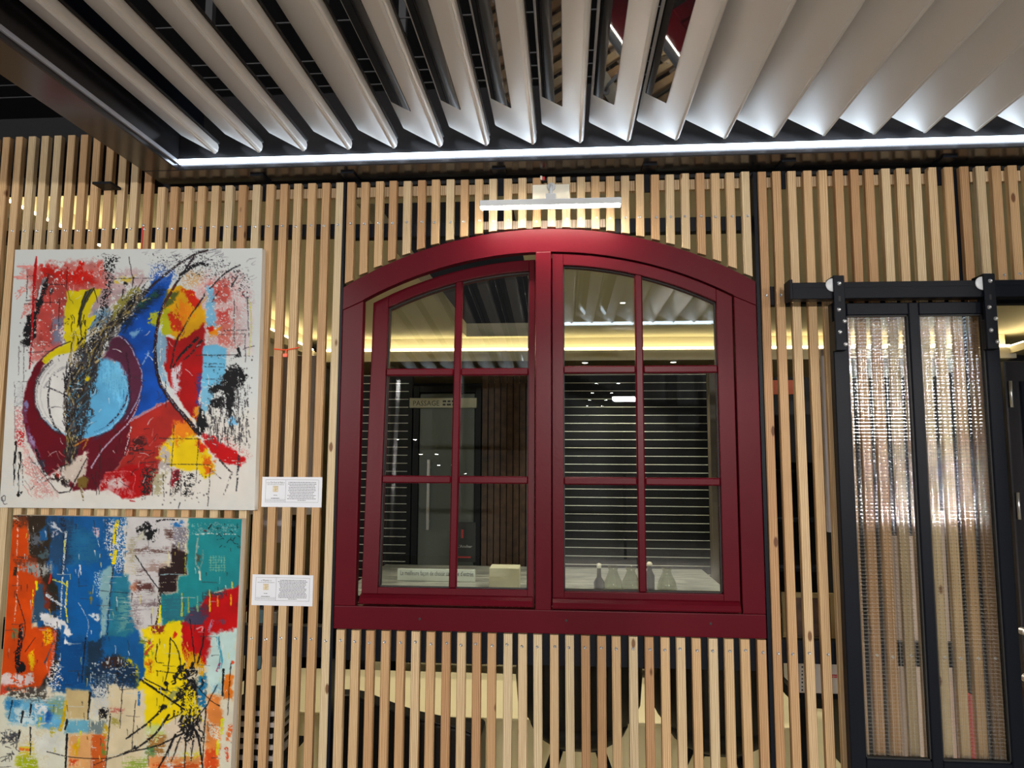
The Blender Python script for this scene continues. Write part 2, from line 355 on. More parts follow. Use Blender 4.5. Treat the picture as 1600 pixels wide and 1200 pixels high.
cove('cove_light', (-2.125, .1), (-2.318, 3.98), 'warm glowing cove strip running back along the left wall')
cove('cove_light', (-2.28, 4.02), (3.8, 4.02), 'warm glowing cove strip across the back of the showroom')
cove('cove_light', (3.83, 4.05), (3.34, .1), 'warm glowing cove strip running along the right wall')

# ------------------------------------------------------------------ pergola with louvres
T0 = Vector((-1.34, -2.83, 0))
pg = empty('pergola', T0, 'black louvred pergola with cream white blades and cold light strips above the screen', 'pergola')
BZ0, BZ1 = 2.487, 2.74
MB().box((-1.40, -.095, BZ0), (2.75, .02, BZ1)).build('rear_beam', 'gloss_black', pg, .003)
MB().box((-1.40, -2.77, BZ0), (-1.277, -.0955, BZ1)).build('side_beam', 'gloss_black', pg, .003)
MB().box((-1.40, -2.885, BZ0), (2.75, -2.7705, BZ1)).build('front_beam', 'gloss_black', pg, .003)
MB().box((2.63, -2.77, BZ0), (2.75, -.0955, BZ1)).build('side_beam', 'gloss_black', pg, .003)
for x in (-1.40, 2.63): MB().box((x, -2.885, 0), (x + .12, -2.771, BZ0)).build('post', 'gloss_black', pg, .003)
o = MB().box((-1.272, -.105, 2.5055), (2.62, -.0955, 2.5205)).build('light_strip', 'led', pg); o['label'] = 'cold white light strip on the rear beam'
o = MB().box((-1.272, -2.769, 2.504), (2.62, -2.760, 2.524)).build('light_strip', 'led', pg); o['label'] = 'cold white light strip on the front beam'
MB().box((-1.2765, -2.76, 2.504), (-1.270, -.106, 2.516)).build('side_trim', plain('lip_reflection_blue', (.42, .44, .5), .3), pg)  # pale grey-blue of this lip paints in a reflected line of light
for k, (x, z) in enumerate(((-1.262, 2.60), (-1.235, 2.615), (-1.205, 2.61))):
    MB().box((x, -2.76, z), (x + .007, -.1, z + .10)).build('side_gutter', 'steel', pg)
prof = [(.003, .005), (-.002, .0005), (-.009, 0), (-.015, .0025), (-.122, .062), (-.126, .067), (-.122, .074), (-.112, .075), (-.060, .058), (-.016, .038), (.002, .030), (.005, .018)]
bm_ = MB().prism(prof, -1.31, 1.31); bme = bm_.mesh('louvre_blade', .0025, 2, True, 25)
bme.materials.append(M['blade'])
# glass let into the underside of six blades
def on_prof(t):
    pts = [(-.122, .0625), (-.104, .048), (-.060, .0285), (-.014, .001)]
    return pts
gme = MB()
sl_ = (.062 - .0025) / (.122 - .015); p0, p1, p2 = [(x, .0025 - (x + .015) * sl_) for x in (-.1175, -.09, -.060)]
nx, nz = -.0012, -.0022
g = [(p0[0] + nx, p0[1] + nz), (p1[0] + nx, p1[1] + nz), (p2[0] + nx, p2[1] + nz), (p2[0] + .001, p2[1] + .001), (p1[0] + .001, p1[1] + .001), (p0[0] + .001, p0[1] + .001)]
gmesh = MB().prism(g, -1.13, 1.13).mesh('glass_insert'); gmesh.materials.append(M['dark_glass'])
gkt = MB().prism([(-.0005, .030), (.006, .031), (.0065, .0365), (-.0005, .0365)], -1.31, 1.31).mesh('blade_gasket'); gkt.materials.append(M['gasket'])
lip = MB().prism([(-.0105, -.0022), (-.0035, -.0022), (-.0030, .0004), (-.0110, .0004)], -1.309, 1.309).mesh('lit_edge_strip'); lip.materials.append(plain('lit_edge_white', (.85, .85, .83), .35))  # added strip; its brighter white paints light onto the blade nose
TIPS = [-1.116 + .1463 * k for k in range(25)]
for k, x in enumerate(TIPS):
    b = bpy.data.objects.new('louvre_blade', bme); COL.objects.link(b); b.parent = pg
    b.location = Vector((x, -1.462, 2.516)) - T0
    q = bpy.data.objects.new('blade_gasket', gkt); COL.objects.link(q); q.parent = b
    q = bpy.data.objects.new('lit_edge_strip', lip); COL.objects.link(q); q.parent = b
    if 5 <= k <= 10:
        g_ = bpy.data.objects.new('glass_insert', gmesh); COL.objects.link(g_); g_.parent = b; g_['label'] = 'dark glass let into the blade'
for k, x in enumerate((-1.03, -.72, -.215, .274, .708, 1.197)):
    MB().box((x - .022, -.05, BZ0 - .007), (x + .022, .0195, BZ0 - .0005)).box((x - .011, .0245, 2.42), (x + .011, .0295, BZ0 + .02)).build('fixing_bracket', 'steel', pg)
MB().box((-1.60, -.06, 2.462), (-1.535, -.002, 2.470)).build('fixing_bracket', 'steel', pg)

# ------------------------------------------------------------------ slat screen
SW, SD = .0272, .022
def slat_mesh(z0, z1, sl=0.0, name='slat'):
    m = MB().cbox((-SW / 2, 0, z0), (SW / 2, SD, z1), .0022)
    if sl:
        m.v = [(x, y, z + (sl * x if i % 16 < 8 else 0)) for i, (x, y, z) in enumerate(m.v)]
    me = m.mesh(name); me.materials.append(M['pine']); return me
scr = MB().lathe([(.0046, 0), (.0046, -.0010), (.0036, -.0016), (.0015, -.0006)], (0, 0, 0), 10, 'y').mesh('screw'); scr.materials.append(M['zinc'])
def add_slat(x, z0, z1, parent, me=None, screws=(), sl=0.0):
    me = me or slat_mesh(z0 - (z0 + z1) / 2, z1 - (z0 + z1) / 2, sl)
    o = bpy.data.objects.new('slat', me); COL.objects.link(o); o.parent = parent
    zc = (z0 + z1) / 2; dx = random.uniform(-.0011, .0011)
    o.location = Vector((x + dx, random.uniform(0, .0015), zc)) - ORG[parent.name]
    o.rotation_euler.y = random.uniform(-.0009, .0009) if z1 - z0 > 1 else random.uniform(-.003, .003)
    for z in screws:
        s = bpy.data.objects.new('screw', scr); COL.objects.link(s); s.parent = o
        s.location = (random.uniform(-.003, .003), 0.0002, z - zc + random.uniform(-.003, .003))
    return o
RB0, RB1 = .0245, .060     # depth of the steel behind the slats
TOP = 2.470
# left panel
A = empty('slat_partition', (-1.35, .03, 0), 'tall pine slat screen carrying the two abstract paintings, left of the window', 'partition', 'pine slat screens under the pergola')
xa = [-.760 - .0487 * k for k in range(32)]
long_me = slat_mesh(-TOP / 2, TOP / 2); tall_me = slat_mesh(-1.334, 1.334)
for x in xa:
    if x < -1.412: add_slat(x, 0, 2.668, A, tall_me, (2.322, .966))
    else: add_slat(x, 0, TOP, A, long_me, (2.322, .966))
MB().box((-2.30, RB0, 2.292), (-.750, RB1, 2.334)).build('steel_rail', 'steel', A)
MB().box((-2.30, RB0, .905), (-.750, RB1, 1.0)).build('steel_rail', 'steel', A)
MB().box((-2.30, RB0, 2.535), (-1.42, RB0 + .02, 2.56)).build('steel_rail', 'steel', A)
MB().box((-1.40, RB0 + .0065, 2.428), (-.75, RB0 + .0265, 2.462)).build('timber_rail', 'pale_wood', A)
MB().box((-.7475, .001, 0), (-.7385, RB1, TOP)).build('steel_post', 'steel', A)
# arch outlines of the window, needed to cut the slats
WXC = -.0655
def z_out(x): return .994 + math.sqrt(max(0, 1.299 ** 2 - (x - WXC) ** 2))
def z_in(x, d=0.0): return .952 + math.sqrt(max(0, (1.264 - d) ** 2 - (x - WXC) ** 2))
B = empty('slat_partition', (-.0655, .03, 0), 'pine slats cut short above and below the red arched window', 'partition', 'pine slat screens under the pergola')
xb = [-.721 + .04837 * k for k in range(28)]
low_me = slat_mesh(-.499, .499)
for x in xb:
    sl = -(x - WXC) / math.sqrt(1.299 ** 2 - (x - WXC) ** 2) * .7
    zb = z_out(x) + .008 + abs(sl) * .006
    add_slat(x, zb, TOP + random.uniform(-.002, .002), B, None, (2.325,) if zb < 2.30 else ((zb + .018),), sl)
    add_slat(x + .006, .0, .998, B, low_me, (.964,))
MB().box((-.737, RB0, 2.284), (-.28, RB1, 2.331)).box((.155, RB0, 2.284), (.606, RB1, 2.331)).build('steel_rail', 'steel', B)
MB().box((-.279, RB0, 2.303), (.154, RB0 + .028, 2.331)).build('timber_rail', 'block', B)
MB().box((-.737, RB0, .900), (.606, RB1, .9985)).build('steel_rail', 'steel', B)
MB().box((-.737, RB0 + .0065, 2.428), (.606, RB0 + .0265, 2.462)).build('timber_rail', 'pale_wood', B)
C_ = empty('slat_partition', (.94, .03, 0), 'pine slat screen right of the window, half hidden behind the sliding door', 'partition', 'pine slat screens under the pergola')
xc = [.636 + .0484 * k for k in range(14)]
for x in xc: add_slat(x, 0, TOP, C_, long_me, (2.063, .96))
MB().box((.609, .001, 0), (.6195, RB1, TOP)).box((.6195, .0235, 0), (.640, RB1, TOP)).build('steel_post', 'steel', C_)
MB().box((.641, RB0, 2.036), (1.227, RB1, 2.096)).build('steel_rail', 'steel', C_)
MB().box((.641, RB0, .925), (1.227, RB1, .993)).build('steel_rail', 'steel', C_)
MB().box((.641, RB0 + .0065, 2.428), (1.227, RB0 + .0265, 2.462)).build('timber_rail', 'pale_wood', C_)
MB().box((1.228, RB0, 0), (1.292, RB1, TOP)).build('steel_post', 'steel', C_)
D_ = empty('slat_partition', (1.70, .03, 2.04), 'short pine slats over the doorway right of the hanging rail', 'partition', 'pine slat screens under the pergola')
hd_me = slat_mesh(-.190, .190)
for k in range(14): add_slat(1.313 + .0490 * k, 2.09, TOP, D_, hd_me, (2.12,))
MB().box((1.2925, RB0, 2.032), (2.0, RB1, 2.09)).build('steel_rail', 'steel', D_)
MB().box((1.2925, RB0, 2.428), (2.0, RB0 + .02, 2.462)).build('timber_rail', 'pale_wood', D_)

# ------------------------------------------------------------------ red arched window
win = empty('arched_window', (WXC, .03, 1.002), 'dark red arched casement window of twelve panes, its left leaf tilted open', 'window')
WL, WR, IL, IR = -.737, .606, -.668, .537
WB, SB = 1.002, 1.0735
def lin(a, b, n): return [a + (b - a) * i / (n - 1) for i in range(n)]
FY0, FY1 = -.002, .030
oc = [(x, z_out(x)) for x in lin(WL, WR, 49)]; ic = [(x, z_in(x)) for x in lin(IL, IR, 49)]
oc2 = [(WL, 2.030)] + oc + [(WR, 2.030)]; ic2 = [(IL, z_in(IL) - .002)] + ic + [(IR, z_in(IR) - .002)]
MB().band(oc2, ic2, FY0, FY1).build('frame_head', 'red', win, .003, 2, angle=30)
MB().prism([(WL, SB + .0006), (IL, SB + .0006), (IL, z_in(IL) - .0028), (WL, 2.0294)], FY0, FY1).build('frame_jamb', 'red', win, .003, 2)
MB().prism([(IR, SB + .0006), (WR, SB + .0006), (WR, 2.0294), (IR, z_in(IR) - .0028)], FY0, FY1).build('frame_jamb', 'red', win, .003, 2)
MB().box((WL, FY0, WB), (WR, FY1, SB)).build('frame_sill', 'red', win, .003, 2)
MX0, MX1 = -.0955, -.0455
MB().prism([(MX0, SB + .0006), (MX1, SB + .0006), (MX1, z_in(MX1) - .001), (MX0, z_in(MX0) - .001)], -.008, FY1).build('mullion', 'red', win, .003, 2)
for x, z in ((-.46, 1.038), (.0, 1.043), (.44, 1.043)):
    MB().lathe([(.004, 0), (.004, -.0005), (.002, -.0006)], (x, FY0, z), 8, 'y').build('screw_hole', 'gasket', win)
def sash(x0, x1, gx0, gx1, vx, label):
    """one leaf: outer x0..x1, glass gx0..gx1, upright glazing bar at vx"""
    zb, gz = 1.078, 1.130
    hinge = Vector(((x0 + x1) / 2, .030, zb))
    y0, y1 = .004, .060
    d0, d1 = .004, .042
    m = MB()
    xs = lin(gx0, gx1, 25)
    top_o = [(x0, z_in(x0, d0))] + [(x, z_in(x, d0)) for x in xs] + [(x1, z_in(x1, d0))]
    top_i = [(gx0, z_in(gx0, d1))] + [(x, z_in(x, d1)) for x in xs] + [(gx1, z_in(gx1, d1))]
    m.band(top_o[1:-1], top_i[1:-1], y0, y1)
    m.prism([(x0, zb), (gx0, zb), (gx0, z_in(gx0, d0)), ] + [(x0, z_in(x0, d0))], y0, y1)
    m.prism([(gx1, zb), (x1, zb), (x1, z_in(x1, d0)), (gx1, z_in(gx1, d0))], y0, y1)
    m.box((gx0, y0, zb), (gx1, y1, gz))
    s = m.build('sash', 'red', win, .0022, 2, origin=hinge); s['label'] = label
    # glazing bars with a bevelled front
    def bar(a, b, name='glazing_bar'): MB().box((a[0], .008, a[1]), (b[0], .030, b[1])).build(name, 'red', s, .004, 1)
    bw = .0245
    H = (1.472, 1.828)
    bar((vx - bw / 2, gz), (vx + bw / 2, z_in(vx, d1) + .004))
    for h in H:
        bar((gx0, h - bw / 2), (vx - bw / 2 - .0003, h + bw / 2)); bar((vx + bw / 2 + .0003, h - bw / 2), (gx1, h + bw / 2))
    # six panes
    e = .003
    for (a, b) in ((gx0, vx - bw / 2), (vx + bw / 2, gx1)):
        for (c, d) in ((gz, H[0] - bw / 2), (H[0] + bw / 2, H[1] - bw / 2)):
            MB().box((a - e, .0305, c - e), (b + e, .0465, d + e)).build('pane', 'glass', s)
        cur = [(x, z_in(x, d1) + e) for x in lin(b + e, a - e, 13)]
        MB().prism([(a - e, H[1] + bw / 2 - e), (b + e, H[1] + bw / 2 - e)] + cur, .0305, .0465).build('pane', 'glass', s)
        # dark rubber bead round the glass
    gb = MB(); t = .0035
    gi = [(x, z_in(x, d1)) for x in xs]; gi2 = [(x, z_in(x, d1 + t)) for x in xs]
    gb.band(gi, gi2, .022, .030)
    gb.box((gx0, .022, gz), (gx0 + t, .030, z_in(gx0, d1) - .002)).box((gx1 - t, .022, gz), (gx1, .030, z_in(gx1, d1) - .002)).box((gx0, .022, gz), (gx1, .030, gz + t))
    gb.build('glazing_bead', 'gasket', s)
    # rubber seal behind the leaf
    sl = MB(); xo = lin(x0, x1, 25)
    sl.band([(x, z_in(x, d0 - .006)) for x in xo], [(x, z_in(x, d0 + .012)) for x in xo], y1 + .0003, y1 + .010)
    sl.box((x0 - .006, y1 + .0003, zb), (x0 + .012, y1 + .010, z_in(x0, d0))).box((x1 - .012, y1 + .0003, zb), (x1 + .003, y1 + .010, z_in(x1, d0)))
    sl.build('seal', 'gasket', s)
    # rain drip rail along the foot
    dz = 1.0815
    pr = [(y0, dz), (y0 - .026, dz), (y0 - .028, dz + .006), (y0 - .022, dz + .018), (y0 - .010, dz + .027), (y0, dz + .030)]
    n = len(pr); v = [(x0 + .0, p[0], p[1]) for p in pr] + [(x1 - .004, p[0], p[1]) for p in pr]
    MB().poly(v, [tuple(range(n)), tuple(range(2 * n - 1, n - 1, -1))] + [((i + 1) % n, i, n + i, n + (i + 1) % n) for i in range(n)]).build('drip_rail', 'red', s, .0015, 2)
    return s
ls = sash(-.652, -.0995, -.600, -.121, -.3595, 'tilted left leaf with six panes')
ls.rotation_euler.x = -math.radians(3.4)
rs = sash(-.0425, .5325, -.006, .483, .2375, 'closed right leaf with six panes')

# ------------------------------------------------------------------ sliding door on its rail
DY0, DY1 = -.072, -.040
rail = empty('door_rail', (1.4, -.02, 2.07), 'black steel hanging rail carrying the sliding door over the slats', 'rail')
rx0, rzt = W(1237, 442, -.085); _, rzb = W(1400, 466, -.085)
MB().box((rx0, -.088, rzb), (2.25, -.046, rzt)).build('rail_bar', 'steel', rail, .002)
MB().box((rx0 + .002, -.0895, rzt - .017), (2.25, -.0882, rzt - .0155)).build('rail_bead', 'steel', rail)
MB().box((rx0 - .010, -.096, rzb - .002), (rx0 - .0005, -.040, rzt + .008)).build('end_stop', 'steel', rail, .001)
for k in range(12):
    x = rx0 + .06 + k * .125
    MB().box((x, -.0455, rzb + .012), (x + .018, -.001, rzb + .030)).build('standoff', 'steel', rail)
door = empty('sliding_door', (1.1, -.056, .02), 'black framed sliding door with two tall cross-reeded glass panels', 'door')
dl, _ = W(1303, 560, DY0); gl0, gtop = W(1323, 492.5, DY0); gl1, _ = W(1420, 492, DY0); gr0, _ = W(1436, 492, DY0); gr1, _ = W(1537.5, 491, DY0); dr, _ = W(1563.5, 560, DY0)
_, gbot = W(1400, 1188, DY0); dtop = rzb - .010
dbot = .02
for a, b in ((dl, gl0), (gl1, gr0), (gr1, dr)):
    MB().box((a, DY0, dbot), (b, DY1, dtop)).build('stile', 'steel', door, .0025)
for k, (a, b) in enumerate(((gl0, gl1), (gr0, gr1))):
    MB().box((a + .0003, DY0, gtop), (b - .0003, DY1, dtop)).build('rail', 'steel', door, .0025)
    MB().box((a + .0003, DY0, gbot - .075), (b - .0003, DY1, gbot)).build('rail', 'steel', door, .0025)
    MB().box((a + .0003, DY0, dbot), (b - .0003, DY1, dbot + .09)).build('rail', 'steel', door, .0025)
    o = MB().box((a - .004, -.058, gbot - .004), (b + .004, -.054, gtop + .004)).build('glass_panel', 'reeded', door); o['label'] = 'cross-reeded glass panel'
    o = MB().box((a - .004, -.058, dbot + .086), (b + .004, -.054, gbot - .071)).build('glass_panel', 'reeded', door)
    t = .004
    MB().box((a, -.066, gbot), (a + t, -.0585, gtop)).box((b - t, -.066, gbot), (b, -.0585, gtop)).box((a, -.066, gbot), (b, -.0585, gbot + t)).box((a, -.066, gtop - t), (b, -.0585, gtop)).build('bead', 'gasket', door)
def hanger(px0, px1, pyt, pyb, scr_px):
    x0, zt = W(px0, pyt, -.1); x1, _ = W(px1, pyt, -.1); _, zb = W(px0 + 4, pyb, -.1)
    xm = (x0 + x1) / 2
    h = MB().box((x0, -.098, zb), (x1, -.0925, zt)).box((x0, -.0925, zt - .006), (x1, -.036, zt)).box((x0, -.0415, zt - .03), (x1, -.036, zt - .006)).box((x0, -.0925, zb), (x1, DY0 - .0003, zb + .09)).build('hanger_strap', 'steel', door, .0015)
    MB().lathe([(.004, -.0924), (.019, -.0924), (.021, -.0908), (.019, -.0900), (.004, -.0900)], (xm - .016, 0, zt - .028), 24, 'y').build('roller', 'lamp_white', h, smooth=True)
    for dx, pz in scr_px:
        _, z = W(px0, pz, -.1)
        MB().lathe([(.0062, -.098), (.0062, -.100), (.0045, -.1018), (.002, -.1005)], (x0 + dx * (x1 - x0), 0, z), 12, 'y').build('bolt', 'zinc', h)
    _, z = W(px0, (pyt + pyb) / 2 - 22, -.1)
    MB().box((xm - .003, -.0985, z - .008), (xm + .003, -.0978, z + .008)).build('slot', 'gasket', h)
hanger(1302, 1319.5, 430, 547, ((.5, 443), (.36, 484), (.85, 502), (.40, 519), (.86, 538)))
hanger(1536.5, 1555, 427, 545, ((.55, 439), (.33, 480), (.82, 498), (.36, 516), (.84, 534)))

# ------------------------------------------------------------------ the two abstract canvases, brushed procedurally
def lin_col(c):
    c = np.asarray(c, float) / 255.0
    return np.where(c <= .04045, c / 12.92, ((c + .055) / 1.055) ** 2.4)
class Brush:
    """paints on a grid addressed in millimetre-like units (x right, y down)"""
    def __init__(s, x0, y0, x1, y1, res, base, seed):
        s.rng = np.random.RandomState(seed)
        s.x0, s.y0 = x0, y0
        nx, ny = int((x1 - x0) * res) + 1, int((y1 - y0) * res) + 1
        s.X, s.Y = np.meshgrid(np.linspace(x0, x1, nx), np.linspace(y0, y1, ny)); s.res = res
        s.c = np.tile(np.asarray(base, float), (ny, nx, 1)); s.h = np.zeros((ny, nx))
        s.n = {}
        for nm, (sx, sy) in dict(fine=(1.6, 1.6), mid=(5, 5), big=(22, 22), hor=(14, 1.4), ver=(1.4, 14), wide=(60, 60), hor2=(30, 3), ver2=(3, 30)).items(): s.n[nm] = s.noise(sx, sy)
        s.wx = s.noise(4, 4) - .5 + 1.2 * (s.noise(13, 13) - .5); s.wy = s.noise(4, 4) - .5 + 1.2 * (s.noise(13, 13) - .5)
    def noise(s, sx, sy, octv=3):
        ny, nx = s.X.shape; out = np.zeros((ny, nx)); amp = 1; tot = 0
        for o in range(octv):
            gx = int(nx / (sx * s.res)) + 3; gy = int(ny / (sy * s.res)) + 3
            g = s.rng.rand(gy, gx)
            u = np.linspace(0, gx - 2.001, nx); v = np.linspace(0, gy - 2.001, ny)
            iu = u.astype(int); iv = v.astype(int); fu = u - iu; fv = v - iv
            fu = fu * fu * (3 - 2 * fu); fv = fv * fv * (3 - 2 * fv)
            a = g[np.ix_(iv, iu)] * (1 - fu) + g[np.ix_(iv, iu + 1)] * fu; b = g[np.ix_(iv + 1, iu)] * (1 - fu) + g[np.ix_(iv + 1, iu + 1)] * fu
            out += amp * (a * (1 - fv[:, None]) + b * fv[:, None]); tot += amp; amp *= .55; sx /= 2; sy /= 2
            if min(sx, sy) < .7: break
        return out / tot
    def win(s, x0, y0, x1, y1):
        j0 = max(0, int((y0 - s.y0) * s.res)); j1 = max(j0, min(s.X.shape[0], int((y1 - s.y0) * s.res) + 2)); i0 = max(0, int((x0 - s.x0) * s.res)); i1 = max(i0, min(s.X.shape[1], int((x1 - s.x0) * s.res) + 2))
        return slice(j0, j1), slice(i0, i1)
    def lay(s, w, a, col, var=.10, nz='mid', lift=.25):
        a = np.clip(a, 0, 1)[..., None]
        v = 1 + var * 2 * (s.n[nz][w] - .5)[..., None]
        s.c[w] = s.c[w] * (1 - a) + np.asarray(col, float) * v * a
        s.h[w] = s.h[w] * (1 - a[..., 0]) + a[..., 0] * lift * (.5 + s.n['fine'][w])
    def poly(s, pts, col, d=1.0, warp=2.5, soft=1.2, tex='mid', var=.10, vn='big', lift=.3):
        """patch of paint; d < 1 gives dry, broken coverage along the texture"""
        pts = np.asarray(pts, float); m = 6 + warp
        w = s.win(pts[:, 0].min() - m, pts[:, 1].min() - m, pts[:, 0].max() + m, pts[:, 1].max() + m)
        if s.X[w].size == 0: return
        x = s.X[w] + s.wx[w] * warp * 2; y = s.Y[w] + s.wy[w] * warp * 2
        ins = np.zeros(x.shape, bool); dist = np.full(x.shape, 1e9)
        for (ax, ay), (bx, by) in zip(pts, np.roll(pts, -1, 0)):
            if ay != by:
                cr = ((ay > y) != (by > y)) & (x < (bx - ax) * (y - ay) / (by - ay) + ax); ins ^= cr
            L = (bx - ax) ** 2 + (by - ay) ** 2 + 1e-9; t = np.clip(((x - ax) * (bx - ax) + (y - ay) * (by - ay)) / L, 0, 1)
            dist = np.minimum(dist, np.hypot(x - ax - t * (bx - ax), y - ay - t * (by - ay)))
        sd = np.where(ins, dist, -dist); a = np.clip(sd / soft * .5 + .5, 0, 1)
        if d < 1:
            q = s.n[tex][w] * .65 + s.n['fine'][w] * .35; th = np.quantile(q, d)
            edge = np.clip(sd / 9, 0, 1) * .10
            a = a * np.clip((th + edge - q) / .05 + .5, 0, 1)
        s.lay(w, a, col, var, vn, lift)
    def ell(s, cx, cy, rx, ry, col, d=1.0, n=26, **k):
        s.poly([(cx + rx * math.cos(2 * math.pi * i / n), cy + ry * math.sin(2 * math.pi * i / n)) for i in range(n)], col, d, **k)
    def line(s, pts, col, wd=2.0, w1=None, d=1.0, rough=.6, tex='fine', var=.1, lift=.6, alpha=1.0):
        """brush or knife stroke along a polyline, width wd to w1"""
        P = np.asarray(pts, float); w1 = wd if w1 is None else w1; m = max(wd, w1) + 5
        if len(P) > 2:   # smooth it
            t = np.linspace(0, len(P) - 1, (len(P) - 1) * 6 + 1); i = np.clip(t.astype(int), 0, len(P) - 2); f = (t - i)[:, None]
            g = np.gradient(P, axis=0); p0, p1, m0, m1 = P[i], P[i + 1], g[i], g[i + 1]
            P = (2 * f ** 3 - 3 * f ** 2 + 1) * p0 + (f ** 3 - 2 * f ** 2 + f) * m0 + (-2 * f ** 3 + 3 * f ** 2) * p1 + (f ** 3 - f ** 2) * m1
        w = s.win(P[:, 0].min() - m, P[:, 1].min() - m, P[:, 0].max() + m, P[:, 1].max() + m)
        if s.X[w].size == 0: return
        x = s.X[w] + s.wx[w] * rough * 1.5; y = s.Y[w] + s.wy[w] * rough * 1.5; best = np.full(x.shape, -1e9); n = len(P) - 1
        for i in range(n):
            (ax, ay), (bx, by) = P[i], P[i + 1]; L = (bx - ax) ** 2 + (by - ay) ** 2 + 1e-9
            t = np.clip(((x - ax) * (bx - ax) + (y - ay) * (by - ay)) / L, 0, 1)
            half = (wd + (w1 - wd) * (i + t) / n) / 2
            best = np.maximum(best, half - np.hypot(x - ax - t * (bx - ax), y - ay - t * (by - ay)))
        a = np.clip(best + .5, 0, 1)
        if d < 1: a = a * np.clip((np.quantile(s.n[tex][w], d) - s.n[tex][w]) / .06 + .5, 0, 1)
        s.lay(w, a * alpha, col, var, 'mid', lift)
    def scratch(s, x0, y0, x1, y1, n, col, wd=(.8, 1.6), ln=(4, 14), ang=None, jit=.5, curve=.25):
        r = s.rng
        for _ in range(n):
            x, y = r.uniform(x0, x1), r.uniform(y0, y1); a = r.uniform(0, 6.28) if ang is None else ang + r.uniform(-jit, jit); l = r.uniform(*ln)
            dx, dy = math.cos(a) * l / 2, math.sin(a) * l / 2; k = r.uniform(-curve, curve) * l
            c = col[r.randint(len(col))] if isinstance(col, list) else col
            s.line([(x - dx, y - dy), (x - dy * k / l, y + dx * k / l), (x + dx, y + dy)], c, r.uniform(*wd), r.uniform(*wd) * .5, rough=.8)
    def dots(s, x0, y0, x1, y1, n, col, r0=.6, r1=1.6):
        for _ in range(n):
            x, y, r = s.rng.uniform(x0, x1), s.rng.uniform(y0, y1), s.rng.uniform(r0, r1)
            s.ell(x, y, r, r * s.rng.uniform(.7, 1.5), col, n=7, warp=.5, soft=.8)
K, KB = (26, 25, 28), (48, 36, 36)
def paint_one():
    b = Brush(-4, 384, 414, 801, 1.1, (204, 206, 203), 3)
    P, Ln, E, Sc = b.poly, b.line, b.ell, b.scratch
    P([(0, 640), (414, 640), (414, 801), (-4, 801)], (212, 207, 198), .7, 10, 30, 'wide', .03)
    # washes of pink and red, upper left
    P([(36, 420), (80, 414), (150, 408), (182, 430), (185, 470), (165, 490), (110, 462), (104, 530), (92, 558), (52, 572), (44, 500), (50, 450)], (190, 118, 112), .8, 7, 6, 'mid', .15)
    P([(56, 432), (100, 425), (148, 430), (160, 446), (110, 460), (104, 500), (95, 545), (62, 545), (60, 470)], (172, 78, 72), .74, 6, 5, 'mid', .2)
    P([(60, 418), (80, 415), (118, 424), (146, 428), (150, 446), (108, 446), (70, 440)], (186, 48, 40), .6, 5, 4, 'mid', .15)
    Ln([(130, 412), (127, 424), (124, 440)], (192, 44, 34), 9, 14, .8); Ln([(160, 415), (163, 430)], (196, 90, 80), 11, 9, .6)
    P([(84, 500), (104, 495), (102, 540), (82, 540)], (120, 122, 140), .7, 4, 5)
    P([(140, 460), (200, 440), (205, 455), (160, 500), (140, 500)], (170, 150, 150), .6, 5, 5)
    P([(165, 425), (215, 420), (240, 440), (200, 455), (170, 450)], (188, 168, 168), .55, 6, 5); P([(180, 436), (215, 432), (206, 444), (182, 446)], (200, 180, 90), .7, 3, 2)
    P([(150, 492), (172, 484), (176, 510), (140, 518)], (112, 140, 158), .9, 3, 3)
    for k in range(9): Ln([(24 + k * 1.5, 462 - k * 2 + 6 * (k % 3)), (42, 446 + 4 * (k % 4))], (212, 140, 130), 1.6, .6, .7)
    Sc(24, 418, 54, 440, 8, (214, 150, 142), (1.5, 3), (10, 24), .1, .2)
    for k in range(6): Ln([(34 + k, 500 - k * 4), (48, 486 - k * 2)], (208, 128, 118), 2, 1, .7)
    # pale pinks, right
    P([(300, 430), (372, 428), (392, 460), (388, 540), (352, 560), (320, 545), (305, 470)], (200, 170, 168), .62, 8, 6, 'fine', .1)
    P([(322, 444), (362, 438), (364, 470), (330, 476)], (186, 92, 84), .62, 6, 5); P([(340, 488), (362, 484), (366, 520), (345, 535)], (184, 82, 78), .66, 6, 5)
    P([(344, 505), (370, 500), (368, 545), (345, 540)], (196, 120, 110), .5, 6, 5); E(387, 462, 8, 7, (200, 80, 84), .5, tex='fine'); P([(378, 440), (396, 440), (398, 560), (382, 560)], (206, 196, 196), .5, 5, 5)
    P([(285, 428), (318, 424), (318, 445), (290, 450)], (200, 170, 130), .5, 5, 5, 'fine')
    # black rubbed marks, left
    P([(78, 431), (70, 436), (63, 452), (57, 470), (54, 488), (44, 498), (37, 516), (38, 530), (33, 540), (50, 543), (54, 532), (60, 496), (68, 470), (76, 446)], K, .9, 4, 1.5, 'fine', .3)
    P([(55, 495), (60, 500), (58, 530), (52, 535)], K, .8, 2, 1); Ln([(66, 449), (61, 470)], (204, 206, 206), 4.5, 3, .9); Ln([(72, 437), (66, 446)], (120, 122, 128), 5, 3, .8)
    for q in (((44, 433), (57, 432)), ((44, 433), (42, 472)), ((40, 473), (56, 471)), ((39, 478), (54, 478)), ((80, 446), (104, 447)), ((62, 476), (96, 475)), ((80, 452), (80, 480)), ((108, 419), (106, 452)), ((95, 470), (94, 512))): Ln(q, K, 1.3, .9, .85)
    E(83, 458, 4, 4, (60, 55, 60), .8); E(199, 444, 3, 2.5, K); Ln([(212, 435), (210, 450)], K, 2, 1)
    Ln([(58, 402), (57, 415), (55, 440)], (176, 22, 26), 2, 6); Ln([(55, 440), (52, 500), (50, 545), (47, 580)], (168, 30, 36), 4.5, 2.2, .92)
